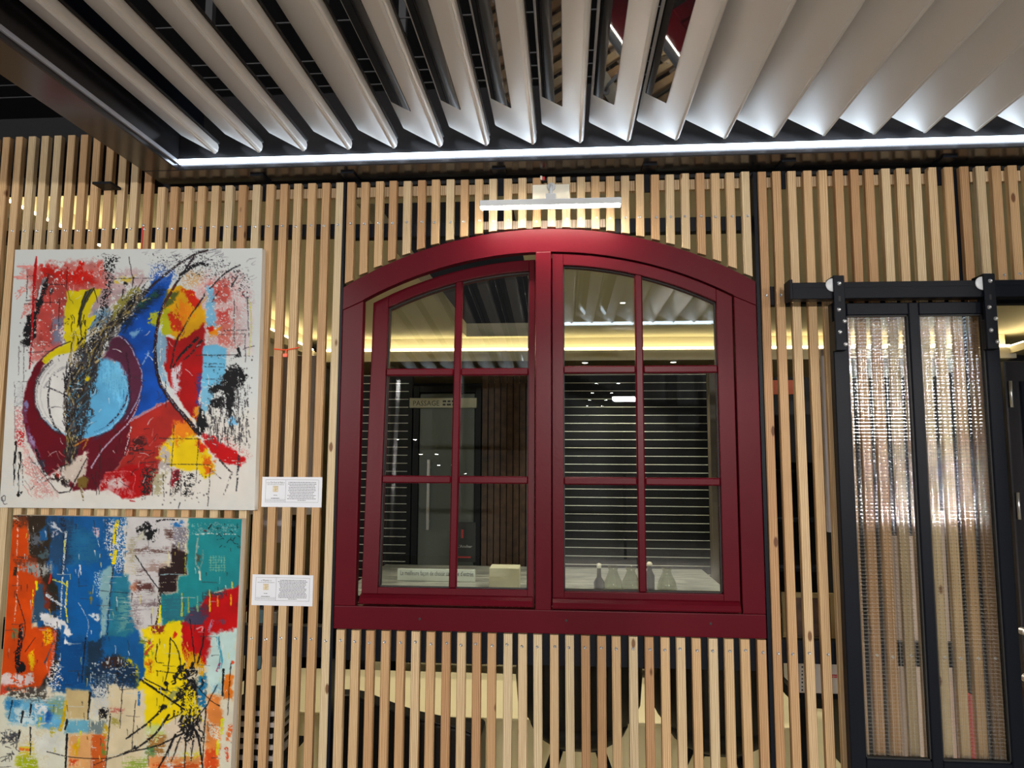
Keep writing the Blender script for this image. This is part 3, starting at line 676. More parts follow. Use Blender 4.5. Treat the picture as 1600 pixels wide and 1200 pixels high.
    for q in (((30, 545), (30, 590)), ((38, 545), (38, 600)), ((29, 600), (46, 600)), ((45, 555), (90, 552)), ((80, 600), (25, 640)), ((25, 624), (38, 624)), ((23, 600), (24, 690)), ((24, 674), (38, 674)), ((36, 600), (38, 680))): Ln(q, (62, 56, 60), 1.1, .8, .8)
    P([(24, 640), (38, 640), (38, 690), (24, 690)], (196, 140, 140), .5, 2, 2, 'fine'); P([(26, 600), (40, 600), (38, 640), (25, 640)], (186, 186, 186), .5, 2, 2, 'fine')
    # yellow flag
    P([(107, 458), (160, 453), (158, 462), (146, 480), (139, 500), (153, 496), (142, 515), (136, 530), (134, 548), (112, 552), (103, 536), (104, 500)], (204, 188, 26), 1, 2, 1, var=.1)
    P([(112, 540), (88, 549), (70, 563), (62, 580), (62, 600), (67, 592), (84, 574), (112, 560), (124, 550), (116, 538)], (206, 192, 34), 1, 1.5, 1); Ln([(112, 538), (86, 549), (66, 566), (58, 585)], K, 1.6, 1.2)
    for k in range(7): Ln([(150 - k * 2.2, 452 + k), (136 - k, 478), (129 - k * .6, 500), (130, 540 - k * 3)], [K, (90, 86, 40), (60, 62, 70)][k % 3], 1.8, 1)
    Ln([(150, 455), (156, 475)], K, 1.4, .8); Sc(112, 500, 140, 548, 16, [K, (110, 96, 30)], (1, 2.4), (6, 16), 1.5, .3)
    # blue field
    P([(244, 438), (274, 430), (268, 450), (262, 472), (252, 492), (247, 520), (246, 560), (252, 602), (270, 628), (240, 641), (214, 656), (204, 664), (222, 622), (224, 592), (216, 562), (200, 540), (186, 526), (196, 508), (218, 486)], (32, 82, 160), 1, 2, 1.2, 'mid', .16)
    P([(240, 426), (276, 424), (280, 442), (240, 452)], (64, 104, 176), .5, 6, 3, 'fine', .15); P([(236, 415), (262, 412), (256, 430), (240, 432)], (120, 145, 190), .35, 5, 3, 'fine')
    P([(190, 512), (222, 476), (252, 452), (262, 456), (250, 470), (214, 500), (196, 524)], (22, 46, 72), .8, 4, 3, 'hor'); P([(215, 480), (248, 458), (250, 466), (222, 486)], (40, 80, 66), .6, 3, 2)
    P([(206, 524), (222, 516), (226, 522), (208, 532)], (120, 160, 195), .7, 3, 2); Ln([(236, 553), (226, 574)], (130, 160, 200), 3.5, 2, .7); E(217, 500, 4, 3, (110, 150, 200), .6)
    # maroon crescent and round head
    P([(64, 566), (50, 586), (40, 612), (36, 640), (41, 676), (53, 706), (66, 732), (78, 746), (100, 732), (122, 720), (160, 712), (196, 680), (220, 640), (214, 600), (196, 640), (160, 686), (120, 690), (88, 676), (66, 652), (58, 620), (62, 594), (76, 574)], (104, 20, 34), 1, 1.5, 1.2)
    P([(176, 534), (192, 528), (210, 548), (222, 574), (226, 600), (222, 628), (208, 654), (190, 676), (160, 704), (140, 712), (150, 690), (190, 650), (204, 620), (196, 580), (170, 556)], (92, 44, 66), 1, 2, 2, 'mid', .18)
    P([(36, 640), (44, 632), (46, 670), (62, 706), (76, 738), (62, 722), (44, 690)], (112, 60, 84), .8, 2, 2); E(41, 640, 3, 9, (130, 126, 160), .9); P([(45, 680), (54, 684), (58, 700), (50, 698)], (150, 130, 160), .7, 2, 2)
    P([(224, 530), (214, 520), (190, 524), (110, 540), (60, 548), (30, 560), (0, 600), (0, 520), (200, 515)], (200, 198, 196), 0.0)
    E(131, 621, 75, 67, (104, 166, 200), 1, 40, warp=1, var=.06)
    P([(56, 620), (58, 596), (70, 574), (90, 560), (122, 553), (132, 560), (112, 600), (106, 640), (108, 684), (92, 676), (70, 660), (58, 640)], (210, 208, 203), 1, 1.2, 1.5, var=.04)
    for k, (rx, ry) in enumerate(((75, 67), (72, 64), (66, 60), (77, 69))):
        c = [(70, 66, 72), (150, 150, 152), (185, 184, 182), (60, 40, 48)][k]
        Ln([(131 - rx * math.cos(t), 621 + ry * math.sin(t)) for t in lin(-.9, 1.1, 12)], c, 1.8, 1.2, .85)
        Ln([(131 + rx * math.cos(t), 621 + ry * math.sin(t)) for t in lin(-.7, 1.3, 12)], [(50, 60, 80), (150, 195, 215), (80, 130, 165), (70, 40, 60)][k], 2, 1.4, .75)
    for t in (0, 1, 2): Ln([(108 + t * 6, 575 - t * 4), (86, 588), (72 - t, 610)], (160, 158, 158), 5 - t, 2, .6)
    Ln([(80, 598), (77, 630), (84, 662), (98, 682)], (60, 58, 62), 2.6, 3.2, .85); Ln([(75, 609), (88, 614), (106, 622)], (80, 78, 80), 2.6, 1.6, .8); Ln([(114, 560), (112, 600)], (70, 70, 75), 2.2, 1.5, .8); Ln([(124, 556), (122, 590)], (80, 80, 90), 1.5, 1, .8)
    P([(170, 560), (200, 575), (204, 610), (190, 640), (160, 600)], (122, 184, 214), .5, 5, 5, 'ver'); P([(176, 540), (205, 552), (214, 580), (205, 596), (190, 570), (165, 562)], (90, 44, 66), 1, 2, 3)
    Ln([(188, 527), (206, 545), (222, 578), (225, 600), (219, 628), (200, 660), (176, 690)], (160, 160, 190), 1.8, 1.6, .75); Ln([(201, 556), (206, 600), (196, 640), (170, 670)], (60, 30, 46), 3, 2, .7)
    # lower maroon and red fields
    P([(58, 716), (74, 740), (100, 728), (112, 724), (120, 700), (140, 700), (206, 656), (214, 690), (186, 735), (166, 752), (156, 767), (116, 766), (108, 760), (134, 730), (112, 724)], (100, 21, 36), 1, 2, 1.5)
    P([(206, 662), (240, 642), (270, 628), (282, 646), (300, 668), (312, 682), (296, 690), (276, 676), (266, 700), (256, 716), (250, 742), (236, 776), (204, 780), (200, 740), (186, 736), (206, 700)], (160, 52, 46), 1, 2, 1.5, var=.14)
    P([(166, 744), (208, 728), (234, 726), (232, 776), (196, 780), (172, 766), (160, 768)], (166, 26, 30), 1, 2, 1.5); P([(168, 752), (196, 744), (206, 772), (166, 768)], (206, 190, 186), .6, 6, 8); Ln([(168, 741), (212, 741), (210, 775)], (206, 110, 110), 1.4, 1, .8)
    Ln([(204, 664), (240, 644), (268, 630)], (170, 150, 170), 2, 1.4, .8); Ln([(145, 734), (165, 704), (206, 662), (222, 628)], (176, 160, 176), 2.6, 1.6, .85); P([(208, 690), (230, 684), (226, 704), (206, 716)], (70, 30, 32), .6, 5, 3, 'hor'); Ln([(208, 672), (204, 690), (198, 712)], (206, 200, 200), 2.4, 1.4, .7)
    Sc(186, 672, 250, 740, 34, [(60, 30, 34), (120, 40, 40), (190, 110, 104)], (.8, 1.8), (5, 16), -.8, .9)
    # tall leaf: yellow, orange, red
    P([(262, 457), (284, 448), (300, 456), (318, 486), (326, 494), (322, 512), (296, 534), (282, 538), (262, 524), (256, 500)], (206, 158, 26), 1, 3, 1.5, var=.1)
    P([(254, 492), (268, 480), (272, 520), (262, 535), (252, 512), (236, 506), (240, 492)], (170, 172, 50), .75, 4, 2); P([(264, 496), (284, 490), (290, 520), (282, 532), (268, 512)], (186, 60, 28), .75, 5, 2)
    P([(288, 455), (302, 454), (316, 476), (308, 488), (298, 474)], (190, 52, 30), .85, 4, 2); P([(280, 470), (300, 480), (306, 498), (286, 516)], (222, 134, 24), .6, 5, 3, 'ver'); P([(262, 460), (284, 458), (272, 478), (258, 488)], (86, 92, 42), .9, 2, 2)
    P([(262, 532), (282, 536), (298, 528), (322, 508), (322, 550), (318, 592), (311, 640), (312, 664), (296, 648), (282, 628), (268, 606), (260, 578), (258, 556)], (160, 28, 30), 1, 2, 1.2, var=.14)
    P([(322, 500), (330, 512), (348, 514), (346, 528), (330, 530)], (216, 140, 32), .7, 3, 2); E(331, 517, 6, 5, (196, 50, 34), .8)
    P([(248, 516), (262, 530), (263, 556), (260, 590), (268, 610), (254, 596), (246, 566)], (136, 166, 186), .8, 3, 2, 'ver'); P([(270, 585), (286, 572), (282, 600), (280, 640), (272, 622)], (196, 192, 196), .7, 3, 2, 'ver'); P([(310, 590), (318, 586), (316, 640), (308, 650)], (70, 62, 120), .6, 3, 2); P([(306, 640), (314, 636), (312, 664), (304, 656)], (214, 150, 60), .7, 2, 2)
    # light blue bars
    P([(325, 446), (336, 450), (340, 512), (326, 514)], (124, 170, 196), .85, 3, 2, 'fine'); P([(320, 544), (340, 542), (356, 549), (354, 590), (350, 608), (317, 608)], (116, 176, 204), 1, 1.2, 1.2, 'hor', .08)
    for y in (559, 572, 577, 596): Ln([(321, y), (352, y + 1)], (70, 96, 112), 1.8, 1, .7)
    P([(317, 608), (338, 610), (334, 636), (322, 656), (316, 640)], (128, 178, 202), .85, 3, 2); E(364, 662, 9, 8, (128, 180, 212), .7)
    # yellow and red, lower right
    P([(276, 672), (300, 668), (310, 688), (326, 704), (338, 730), (336, 744), (322, 748), (312, 738), (284, 736), (270, 730), (248, 718), (256, 696), (268, 690)], (222, 192, 32), .95, 3, 2, var=.08)
    P([(274, 664), (300, 660), (306, 682), (286, 690), (276, 700)], (214, 130, 50), .8, 4, 3); P([(310, 690), (326, 702), (320, 712), (308, 700)], (206, 60, 30), .8, 3, 2); P([(320, 716), (340, 722), (336, 742), (324, 742)], (214, 110, 40), .6, 3, 2); P([(250, 704), (268, 690), (272, 740), (250, 736)], (180, 170, 165), .55, 4, 3)
    P([(318, 680), (330, 684), (360, 702), (388, 722), (378, 730), (350, 726), (334, 712), (322, 694)], (182, 26, 34), .95, 3, 1.5, 'hor'); P([(340, 690), (390, 718), (394, 712), (350, 680)], (206, 150, 146), .4, 5, 3, 'fine')
    P([(270, 738), (284, 736), (282, 758), (270, 762)], (140, 30, 44), .8, 3, 2); P([(224, 734), (250, 736), (240, 764), (228, 782), (222, 776)], KB, .55, 3, 2, 'fine'); P([(240, 742), (262, 738), (258, 775), (240, 775)], (176, 168, 140), .5, 4, 3)
    # wandering dark lines
    Ln([(327, 391), (300, 402), (262, 430), (228, 462), (205, 486), (176, 512)], KB, 3, 5, .9); Ln([(306, 402), (292, 424), (272, 456), (256, 486), (248, 520), (246, 560), (252, 600), (270, 630), (292, 656), (314, 682)], (46, 32, 38), 3, 7, .95); Ln([(254, 602), (272, 632), (294, 658)], (150, 140, 150), 2, 1.6, .5)
    Ln([(276, 448), (262, 474), (250, 512), (249, 540)], (110, 50, 40), 2, 1.4, .8); Ln([(323, 462), (304, 492), (288, 520), (278, 540), (270, 580)], KB, 2.6, 2.6, .9); Ln([(326, 466), (300, 500), (286, 530)], (190, 160, 60), 1.4, 1, .8)
    Ln([(312, 532), (298, 546), (284, 560), (274, 578)], K, 5, 3, .8); Ln([(318, 536), (302, 556), (288, 568)], KB, 4, 2, .7); Ln([(286, 432), (300, 420), (316, 413), (326, 416)], K, 7, 5, .9); Ln([(320, 414), (340, 415)], K, 3, 1, .6)
    Ln([(331, 453), (348, 434), (366, 421), (377, 415)], K, 2.4, 2.4, .9); Ln([(364, 450), (373, 433)], K, 2.2, 1.6); Ln([(334, 474), (344, 458)], KB, 2, 1.4, .8); Sc(268, 388, 350, 410, 26, (120, 118, 124), (.7, 1.3), (5, 14), -.4, .3); Sc(215, 385, 262, 400, 8, (150, 150, 155), (.6, 1), (5, 12), -.5, .3)
    Sc(330, 400, 400, 440, 26, (150, 146, 152), (.6, 1), (4, 12), -.3, .4); Sc(240, 408, 290, 430, 18, (150, 150, 160), (.6, 1), (4, 10), -.4, .4)
    P([(165, 396), (190, 398), (180, 430), (176, 460), (166, 500), (160, 500), (166, 450)], K, .34, 3, 2, 'fine', .2); P([(162, 455), (172, 450), (170, 490), (161, 494)], K, .55, 3, 1.5, 'fine'); Ln([(196, 455), (193, 470)], K, 2.2, 1.2)
    # the dry stalk
    stalk = [(108, 760), (112, 720), (115, 690), (114, 660), (116, 630), (122, 600), (130, 570), (146, 540), (168, 514), (196, 488), (224, 462)]
    cols = [K, K, (84, 78, 74), (150, 132, 76), (112, 104, 96), (60, 56, 62), (176, 160, 120), K]
    P([(98, 740), (104, 700), (106, 650), (106, 610), (116, 580), (132, 550), (152, 528), (176, 500), (204, 474), (232, 452), (236, 458), (206, 494), (184, 520), (166, 552), (156, 590), (146, 640), (136, 690), (124, 712), (116, 745)], (62, 58, 58), .72, 6, 3, 'ver', .25)
    for k in range(620):
        t = b.rng.uniform(0, len(stalk) - 1.01); i = int(t); f = t - i; p, q = stalk[i], stalk[i + 1]
        wd = [4, 7, 9, 13, 16, 20, 22, 20, 16, 10, 7][i]; x = p[0] + (q[0] - p[0]) * f + b.rng.uniform(-wd, wd); y = p[1] + (q[1] - p[1]) * f + b.rng.uniform(-wd, wd) * .6
        a = math.atan2(q[1] - p[1], q[0] - p[0]) + b.rng.uniform(-.45, .45); l = b.rng.uniform(7, 24)
        Ln([(x, y), (x + math.cos(a) * l, y + math.sin(a) * l)], cols[b.rng.randint(len(cols))], b.rng.uniform(1.2, 3.2), .8, .85)
    for k in range(34): Ln([(118 + b.rng.uniform(-6, 6), 690 - k * 3), (128 + b.rng.uniform(0, 26), 668 - k * 3)], [K, (70, 110, 130), (60, 60, 66)][k % 3], 1.8, .7, .8)
    P([(188, 470), (216, 450), (224, 452), (190, 492), (176, 506), (180, 486)], (140, 134, 70), .7, 3, 2); E(141, 596, 4, 4, (200, 180, 40), .8)
    # foot of the stalk
    P([(124, 716), (142, 708), (138, 740), (122, 760), (104, 752), (98, 738)], (198, 184, 172), .8, 4, 2); P([(70, 754), (92, 740), (102, 748), (108, 764), (86, 752)], KB, .85, 2, 1.5); P([(88, 742), (98, 738), (96, 752), (90, 748)], (150, 44, 36), .9, 2, 1.5)
    P([(124, 748), (132, 746), (144, 750), (136, 764), (126, 762)], (124, 102, 52), .9, 2, 1.5); Ln([(130, 764), (133, 784)], (120, 104, 60), 4, 2, .85); Ln([(112, 770), (122, 750), (140, 716)], K, 2.4, 1.4, .9); Ln([(50, 766), (76, 742), (108, 728)], KB, 1.4, 1.6, .9); Ln([(95, 772), (110, 770)], K, 2, 1); Ln([(120, 700), (140, 690), (132, 706)], (170, 120, 60), 3, 2, .8)
    Ln([(58, 706), (66, 728), (74, 744)], K, 4, 5, .7); P([(60, 722), (72, 724), (74, 738), (66, 740)], (60, 58, 74), .7, 3, 2)
    for q in (((46, 716), (94, 772), ), ((160, 700), (158, 774)), ((153, 740), (154, 774)), ((146, 744), (152, 760))): Ln(q, KB, 1.6, 1, .85)
    # lower left rubbing
    P([(26, 680), (40, 680), (40, 700), (28, 698)], (190, 40, 46), .6, 3, 2, 'fine'); P([(38, 690), (60, 730), (92, 776), (60, 780), (40, 740)], (204, 160, 154), .5, 6, 5, 'fine'); Ln([(26, 695), (24, 720), (22, 762)], K, 5, 2.5, .6, tex='ver'); Ln([(32, 712), (31, 740), (30, 776)], K, 7, 3, .55, tex='ver'); Ln([(36, 720), (37, 760)], (90, 86, 84), 2, 1, .7); Ln([(29, 775), (36, 771)], K, 4, 3, .8)
    Sc(40, 710, 100, 780, 26, [(150, 140, 136), (190, 120, 116)], (.7, 1.2), (6, 22), .9, .3)
    # ruled lines and splatter, right
    for q in (((252, 688), (316, 690)), ((264, 728), (334, 729)), ((222, 726), (246, 724)), ((275, 668), (269, 776)), ((313, 690), (309, 756)), ((331, 735), (327, 792)), ((286, 748), (286, 776)), ((288, 774), (306, 774)), ((258, 745), (260, 778)), ((241, 742), (241, 775)), ((357, 672), (358, 700)), ((376, 690), (376, 712)), ((368, 470), (368, 540)), ((352, 520), (386, 519)), ((344, 527), (384, 525)), ((384, 525), (385, 570)), ((388, 470), (390, 530)), ((309, 559), (372, 558)), ((262, 600), (262, 640)), ((205, 706), (240, 708)), ((205, 402), (212, 445)), ((178, 438), (240, 436))): Ln(q, (50, 46, 48), 1.3, 1, .85)
    P([(290, 742), (306, 740), (306, 776), (288, 776)], K, .3, 3, 2, 'fine'); P([(276, 740), (284, 738), (286, 765), (272, 776)], KB, .4, 3, 2, 'fine')
    Ln([(364, 588), (362, 620), (360, 655)], K, 8, 4, .85, tex='ver'); Ln([(386, 592), (376, 606), (350, 620)], K, 7, 3, .75); Ln([(352, 596), (344, 610), (330, 612)], K, 5, 3, .8); Ln([(336, 632), (348, 628), (352, 640)], K, 9, 4, .8); Ln([(330, 636), (334, 668)], K, 3, 1.6, .8); Ln([(370, 575), (380, 584)], K, 7, 4, .6); Ln([(361, 568), (374, 556)], (60, 60, 62), 3, 2, .6); Ln([(374, 549), (378, 562)], K, 5, 1); E(374, 560, 4, 3, K)
    Sc(326, 600, 392, 690, 34, K, (.8, 2), (4, 16), 1.55, .25); P([(342, 590), (388, 590), (390, 700), (326, 696), (324, 640)], (90, 86, 88), .1, 4, 3, 'ver', .2); P([(356, 578), (372, 574), (386, 590), (382, 604), (370, 610), (368, 650), (358, 656), (356, 620), (346, 616), (352, 600)], K, .82, 5, 1.2, 'mid'); P([(328, 608), (346, 606), (350, 614), (338, 622), (330, 616)], K, .85, 4, 1.2, 'mid'); P([(328, 628), (350, 626), (352, 640), (340, 646), (330, 638)], K, .85, 4, 1.2, 'mid'); P([(314, 640), (322, 650), (328, 670), (318, 684), (308, 678)], K, .85, 2, 1.5)
    Ln([(346, 722), (364, 742)], (70, 66, 66), 3, 2, .8); Ln([(364, 742), (352, 774)], (110, 104, 104), 3.5, 1.6, .6); Ln([(375, 716), (371, 768)], (50, 52, 60), 4, 1.8, .75); Ln([(334, 738), (348, 750)], (90, 84, 84), 2, 1.4, .7)
    P([(238, 400), (330, 392), (396, 430), (396, 480), (340, 440), (250, 430)], (70, 70, 76), .05, 6, 3, 'fine'); b.dots(250, 740, 330, 790, 40, (60, 56, 58), .4, 1.2); b.dots(330, 560, 400, 700, 90, (50, 48, 50), .4, 1.1); b.dots(30, 500, 110, 600, 50, (70, 60, 62), .4, 1); b.dots(150, 400, 200, 520, 50, (60, 56, 60), .4, 1.1)
    for c, n in (((212, 212, 210), 46), ((60, 56, 60), 40)): Sc(40, 430, 390, 770, n, c, (.6, 1.3), (5, 18), None)
    Ln([(391, 470), (394, 510), (390, 560)], (196, 196, 90), 1.8, 1.2, .8); Ln([(3, 778), (8, 776), (8, 783), (3, 783), (3, 778), (7, 788), (12, 788)], (60, 60, 62), 1.1, .9); Ln([(284, 787), (282, 795)], K, 1.6, 1); Ln([(207, 783), (214, 784)], (170, 40, 46), 2, 1.4)
    return b
def paint_two():
    b = Brush(-16, 800, 384, 1216, 1.1, (204, 194, 170), 11)
    P, Ln, E, Sc = b.poly, b.line, b.ell, b.scratch
    P([(-16, 1080), (384, 1080), (384, 1216), (-16, 1216)], (206, 204, 186), .6, 10, 20, 'wide', .04)
    # blue body
    P([(60, 800), (194, 800), (196, 900), (205, 960), (222, 1000), (224, 1072), (190, 1090), (148, 1092), (64, 1082), (60, 1000), (56, 880)], (36, 92, 142), 1, 2, 2, 'mid', .14)
    P([(72, 806), (118, 806), (116, 880), (100, 900), (70, 870)], (44, 74, 104), .8, 5, 5, 'ver'); P([(110, 822), (150, 830), (158, 880), (112, 890)], (46, 104, 140), .7, 5, 5, 'hor'); P([(112, 884), (170, 884), (160, 1000), (112, 1000)], (32, 96, 152), .8, 6, 5)
    P([(64, 1030), (100, 1000), (136, 1010), (132, 1078), (64, 1080)], (26, 78, 128), .8, 5, 4, 'hor'); P([(136, 1006), (164, 1000), (160, 1040), (136, 1078)], (34, 58, 78), .85, 4, 3); Ln([(100, 812), (104, 850), (102, 880), (98, 900)], (40, 44, 60), 8, 4, .6)
    # dark olive, top left
    P([(18, 802), (72, 804), (80, 840), (76, 880), (92, 930), (96, 955), (80, 960), (66, 920), (46, 880), (44, 820)], (54, 44, 34), .92, 3, 3, 'ver'); P([(48, 836), (70, 834), (66, 852), (50, 856)], (100, 104, 110), .6, 4, 3); P([(64, 830), (74, 820), (74, 846), (64, 844)], (44, 92, 136), .8, 3, 2); E(70, 868, 8, 7, (80, 96, 100), .6)
    P([(64, 990), (88, 960), (96, 1000), (90, 1060), (66, 1090), (60, 1060)], (52, 48, 44), .8, 4, 3)
    # orange, left
    P([(14, 812), (44, 814), (46, 868), (62, 884), (66, 912), (52, 960), (50, 984), (84, 984), (88, 1012), (78, 1056), (58, 1084), (-4, 1084), (4, 980)], (198, 82, 36), 1, 2, 2, 'mid', .12)
    P([(18, 802), (46, 806), (44, 822), (18, 828)], (110, 60, 36), .7, 4, 4); P([(22, 870), (60, 872), (60, 884), (24, 884)], (120, 62, 40), .6, 4, 3, 'hor'); P([(30, 882), (82, 882), (84, 900), (60, 904), (30, 894)], (150, 150, 146), .55, 3, 3, 'ver'); P([(62, 904), (80, 930), (80, 960), (70, 950), (60, 920)], (120, 54, 34), .8, 3, 3)
    P([(60, 912), (68, 916), (72, 960), (70, 974), (50, 978), (54, 948)], (58, 84, 106), .95, 2, 1.5, 'hor'); P([(22, 888), (28, 886), (28, 902), (22, 902)], (50, 44, 36), .8, 2, 1.5); P([(20, 985), (30, 985), (28, 1002), (19, 1002)], (120, 120, 84), .85, 2, 1.5)
    Ln([(28, 825), (27, 870)], (214, 190, 170), 2, 1.2, .5); Ln([(29, 886), (27, 930), (22, 980)], (216, 200, 180), 2, 1.4, .55); Ln([(26, 932), (40, 980), (34, 1010), (22, 1024)], K, 1.2, 1); Ln([(34, 982), (32, 1010), (28, 1030), (30, 1052)], K, 7, 9, .8); E(35, 1046, 6, 7, K, .85); Ln([(40, 1022), (56, 1000)], K, 1.3, .8)
    Ln([(58, 912), (59, 924)], (222, 200, 30), 4, 3); Ln([(53, 925), (52, 950)], (222, 190, 40), 2.5, 1.6, .8); P([(46, 1024), (55, 1018), (55, 1048), (48, 1052)], (220, 180, 34), .85, 3, 1.5); P([(68, 990), (84, 984), (84, 1006), (72, 1016)], (222, 170, 36), .5, 3, 2, 'fine'); Ln([(88, 990), (84, 1030), (78, 1060)], (200, 110, 90), 5, 4, .7); Ln([(70, 1042), (80, 1020), (84, 1008)], (70, 80, 90), 2.4, 1.4, .8)
    P([(-6, 1056), (54, 1056), (54, 1074), (-6, 1076)], (206, 190, 186), .6, 3, 2, 'mid'); P([(-6, 1072), (20, 1074), (12, 1090), (-8, 1090)], (196, 80, 60), .6, 3, 3)
    # white scraps
    P([(64, 962), (84, 966), (104, 976), (114, 992), (110, 1000), (94, 988), (82, 982), (74, 984)], (214, 212, 210), .9, 4, 1.2); P([(104, 1000), (108, 1008), (114, 1010), (104, 1010)], (214, 214, 212), 1, 2, 1); P([(97, 980), (103, 981), (101, 996), (96, 995)], (50, 100, 146), 1, 1, 1)
    P([(78, 816), (100, 826), (104, 834), (84, 826)], (190, 194, 198), .7, 4, 1.5); P([(84, 832), (92, 828), (90, 842), (82, 844)], (180, 176, 184), .6, 3, 2); Ln([(74, 932), (90, 944), (104, 952)], (200, 204, 206), 6, 4, .55); Ln([(105, 832), (102, 876), (98, 930), (96, 980)], (186, 196, 200), 3.5, 2, .6); Ln([(103, 846), (102, 866)], (190, 190, 90), 1.6, 1)
    P([(146, 824), (156, 826), (158, 842), (150, 836)], (190, 170, 176), .6, 3, 1.5); Ln([(153, 838), (158, 856)], (170, 190, 200), 1.6, 1, .8); Ln([(124, 944), (140, 974), (138, 1000)], (170, 180, 190), 1.4, 1, .8); Ln([(127, 886), (128, 900)], (205, 210, 212), 3, 2, .7); Ln([(107, 912), (106, 932), (105, 955), (108, 976)], (214, 200, 60), 3, 2, .8); Ln([(84, 908), (100, 914), (108, 920)], (190, 190, 90), 2, 1.4, .7); Ln([(78, 914), (82, 900)], (190, 60, 50), 3, 2); P([(78, 914), (92, 918), (92, 932), (80, 926)], (44, 44, 36), .85, 2, 1.5); E(143, 938, 2.5, 10, (130, 120, 50), .7)
    # pale column and teal
    P([(164, 890), (178, 888), (176, 930), (170, 965), (166, 1000), (158, 1000), (160, 950), (156, 930)], (132, 164, 168), .95, 3, 2, 'ver', .1); Ln([(179, 888), (175, 930), (169, 1000)], K, 2.2, 1.6, .8); P([(180, 904), (206, 900), (212, 990), (200, 1000), (170, 1000), (176, 940)], (52, 118, 138), .95, 3, 3, 'hor', .12); P([(184, 930), (206, 940), (208, 985), (188, 990)], (100, 150, 150), .45, 5, 4, 'hor'); Ln([(158, 926), (192, 929), (210, 930)], (40, 50, 60), 1, .8, .9); P([(168, 1000), (210, 1000), (208, 1030), (166, 1030)], (34, 96, 144), .9, 3, 2)
    P([(140, 963), (156, 964), (158, 976), (150, 972)], (200, 205, 206), .7, 3, 1.2); P([(150, 900), (166, 895), (156, 940), (150, 935)], (150, 176, 190), .4, 5, 3, 'fine'); P([(176, 806), (200, 808), (200, 880), (178, 884)], (50, 112, 160), .6, 4, 3); P([(166, 810), (205, 810), (206, 890), (186, 900), (170, 870)], (196, 200, 200), .22, 5, 3, 'fine')
    # grey white column with brown smears
    P([(200, 806), (262, 806), (296, 812), (292, 845), (276, 870), (256, 882), (252, 920), (250, 966), (238, 990), (216, 985), (206, 950), (202, 900)], (194, 190, 188), .97, 3, 3, 'hor', .06)
    for (x0, y0, x1, y1, c, d) in ((262, 826, 276, 842, (90, 66, 60), .7), (205, 858, 276, 868, (120, 96, 90), .45), (216, 888, 230, 896, (110, 90, 86), .5), (214, 912, 240, 930, (92, 60, 56), .6), (205, 918, 214, 924, (150, 80, 50), .8), (224, 944, 248, 952, (130, 112, 114), .5), (232, 880, 262, 900, (150, 132, 124), .45), (206, 840, 214, 900, (176, 168, 140), .5), (205, 930, 225, 985, (150, 140, 140), .35)): P([(x0, y0), (x1, y0), (x1, y1), (x0, y1)], c, d, 4, 4, 'hor', .2)
    P([(216, 830), (230, 820), (250, 822), (248, 842), (232, 846), (216, 842)], K, .5, 5, 1.2, 'mid'); P([(218, 836), (230, 830), (228, 844), (216, 846)], (200, 196, 176), .8, 3, 1.5); Ln([(247, 815), (262, 812), (280, 812)], K, 3, 2, .7); P([(268, 814), (290, 814), (290, 822), (276, 824)], (50, 110, 160), .7, 4, 2); P([(272, 822), (296, 826), (292, 866), (274, 864)], (126, 122, 128), .65, 4, 2, 'fine', .2)
    P([(272, 852), (292, 866), (296, 868), (292, 900), (279, 902), (277, 928), (252, 930), (250, 890), (268, 886)], (46, 30, 30), .97, 2, 1.5, 'hor', .2); Ln([(252, 900), (292, 900)], (150, 176, 180), 1.4, 1, .8); Ln([(270, 850), (268, 888)], (180, 170, 166), 2.4, 1.4, .7); Ln([(250, 928), (276, 929)], (190, 190, 186), 1.4, 1, .8); Ln([(292, 866), (290, 910)], (170, 176, 60), 1.6, 1, .8); Ln([(252, 926), (250, 966), (243, 984)], (60, 44, 40), 6, 3, .7); Ln([(214, 870), (244, 915), (262, 936), (280, 970), (290, 990)], K, 1.6, 1.2)
    # teal field, right
    P([(297, 808), (384, 808), (384, 918), (352, 922), (330, 930), (316, 948), (300, 966), (280, 982), (254, 984), (254, 932), (279, 930), (281, 904), (294, 900)], (44, 132, 136), 1, 2, 1.5, 'hor', .08)
    P([(254, 932), (290, 932), (290, 975), (256, 980)], (52, 112, 124), .7, 4, 4, 'hor'); P([(300, 818), (372, 815), (372, 834), (300, 838)], (110, 160, 160), .16, 4, 3, 'fine'); Ln([(308, 836), (330, 834), (352, 836), (372, 836)], (190, 205, 196), 1.8, 1.4, .6); Ln([(311, 838), (308, 870), (308, 884), (313, 892), (314, 908)], (140, 160, 150), 2.6, 3, .75); Ln([(319, 862), (318, 878), (313, 892)], (120, 150, 140), 2, 1.6, .7); P([(309, 868), (316, 870), (314, 880), (310, 878)], (80, 76, 62), .9, 2, 1.5); Ln([(313, 896), (314, 908)], (206, 206, 190), 2.6, 2.4)
    Sc(340, 818, 374, 862, 26, (26, 50, 54), (.8, 1.8), (2, 7), None); E(322, 830, 2.6, 2, (110, 50, 50)); Ln([(328, 826), (332, 820)], K, 2.6, 1.4)
    for k in range(6): Ln([(330 + k * 4.2, 870), (330 + k * 4.2, 896)], (130, 172, 150), .9, .8, .8); Ln([(328, 873 + k * 4), (353, 873 + k * 4)], (130, 172, 150), .9, .8, .8)
    # red field with slate shoulder
    P([(378, 916), (356, 922), (344, 928), (322, 936), (314, 952), (296, 966), (286, 978), (286, 1034), (326, 1044), (330, 1004), (346, 992), (378, 986)], (178, 26, 32), 1, 2.5, 1.5, 'hor', .12)
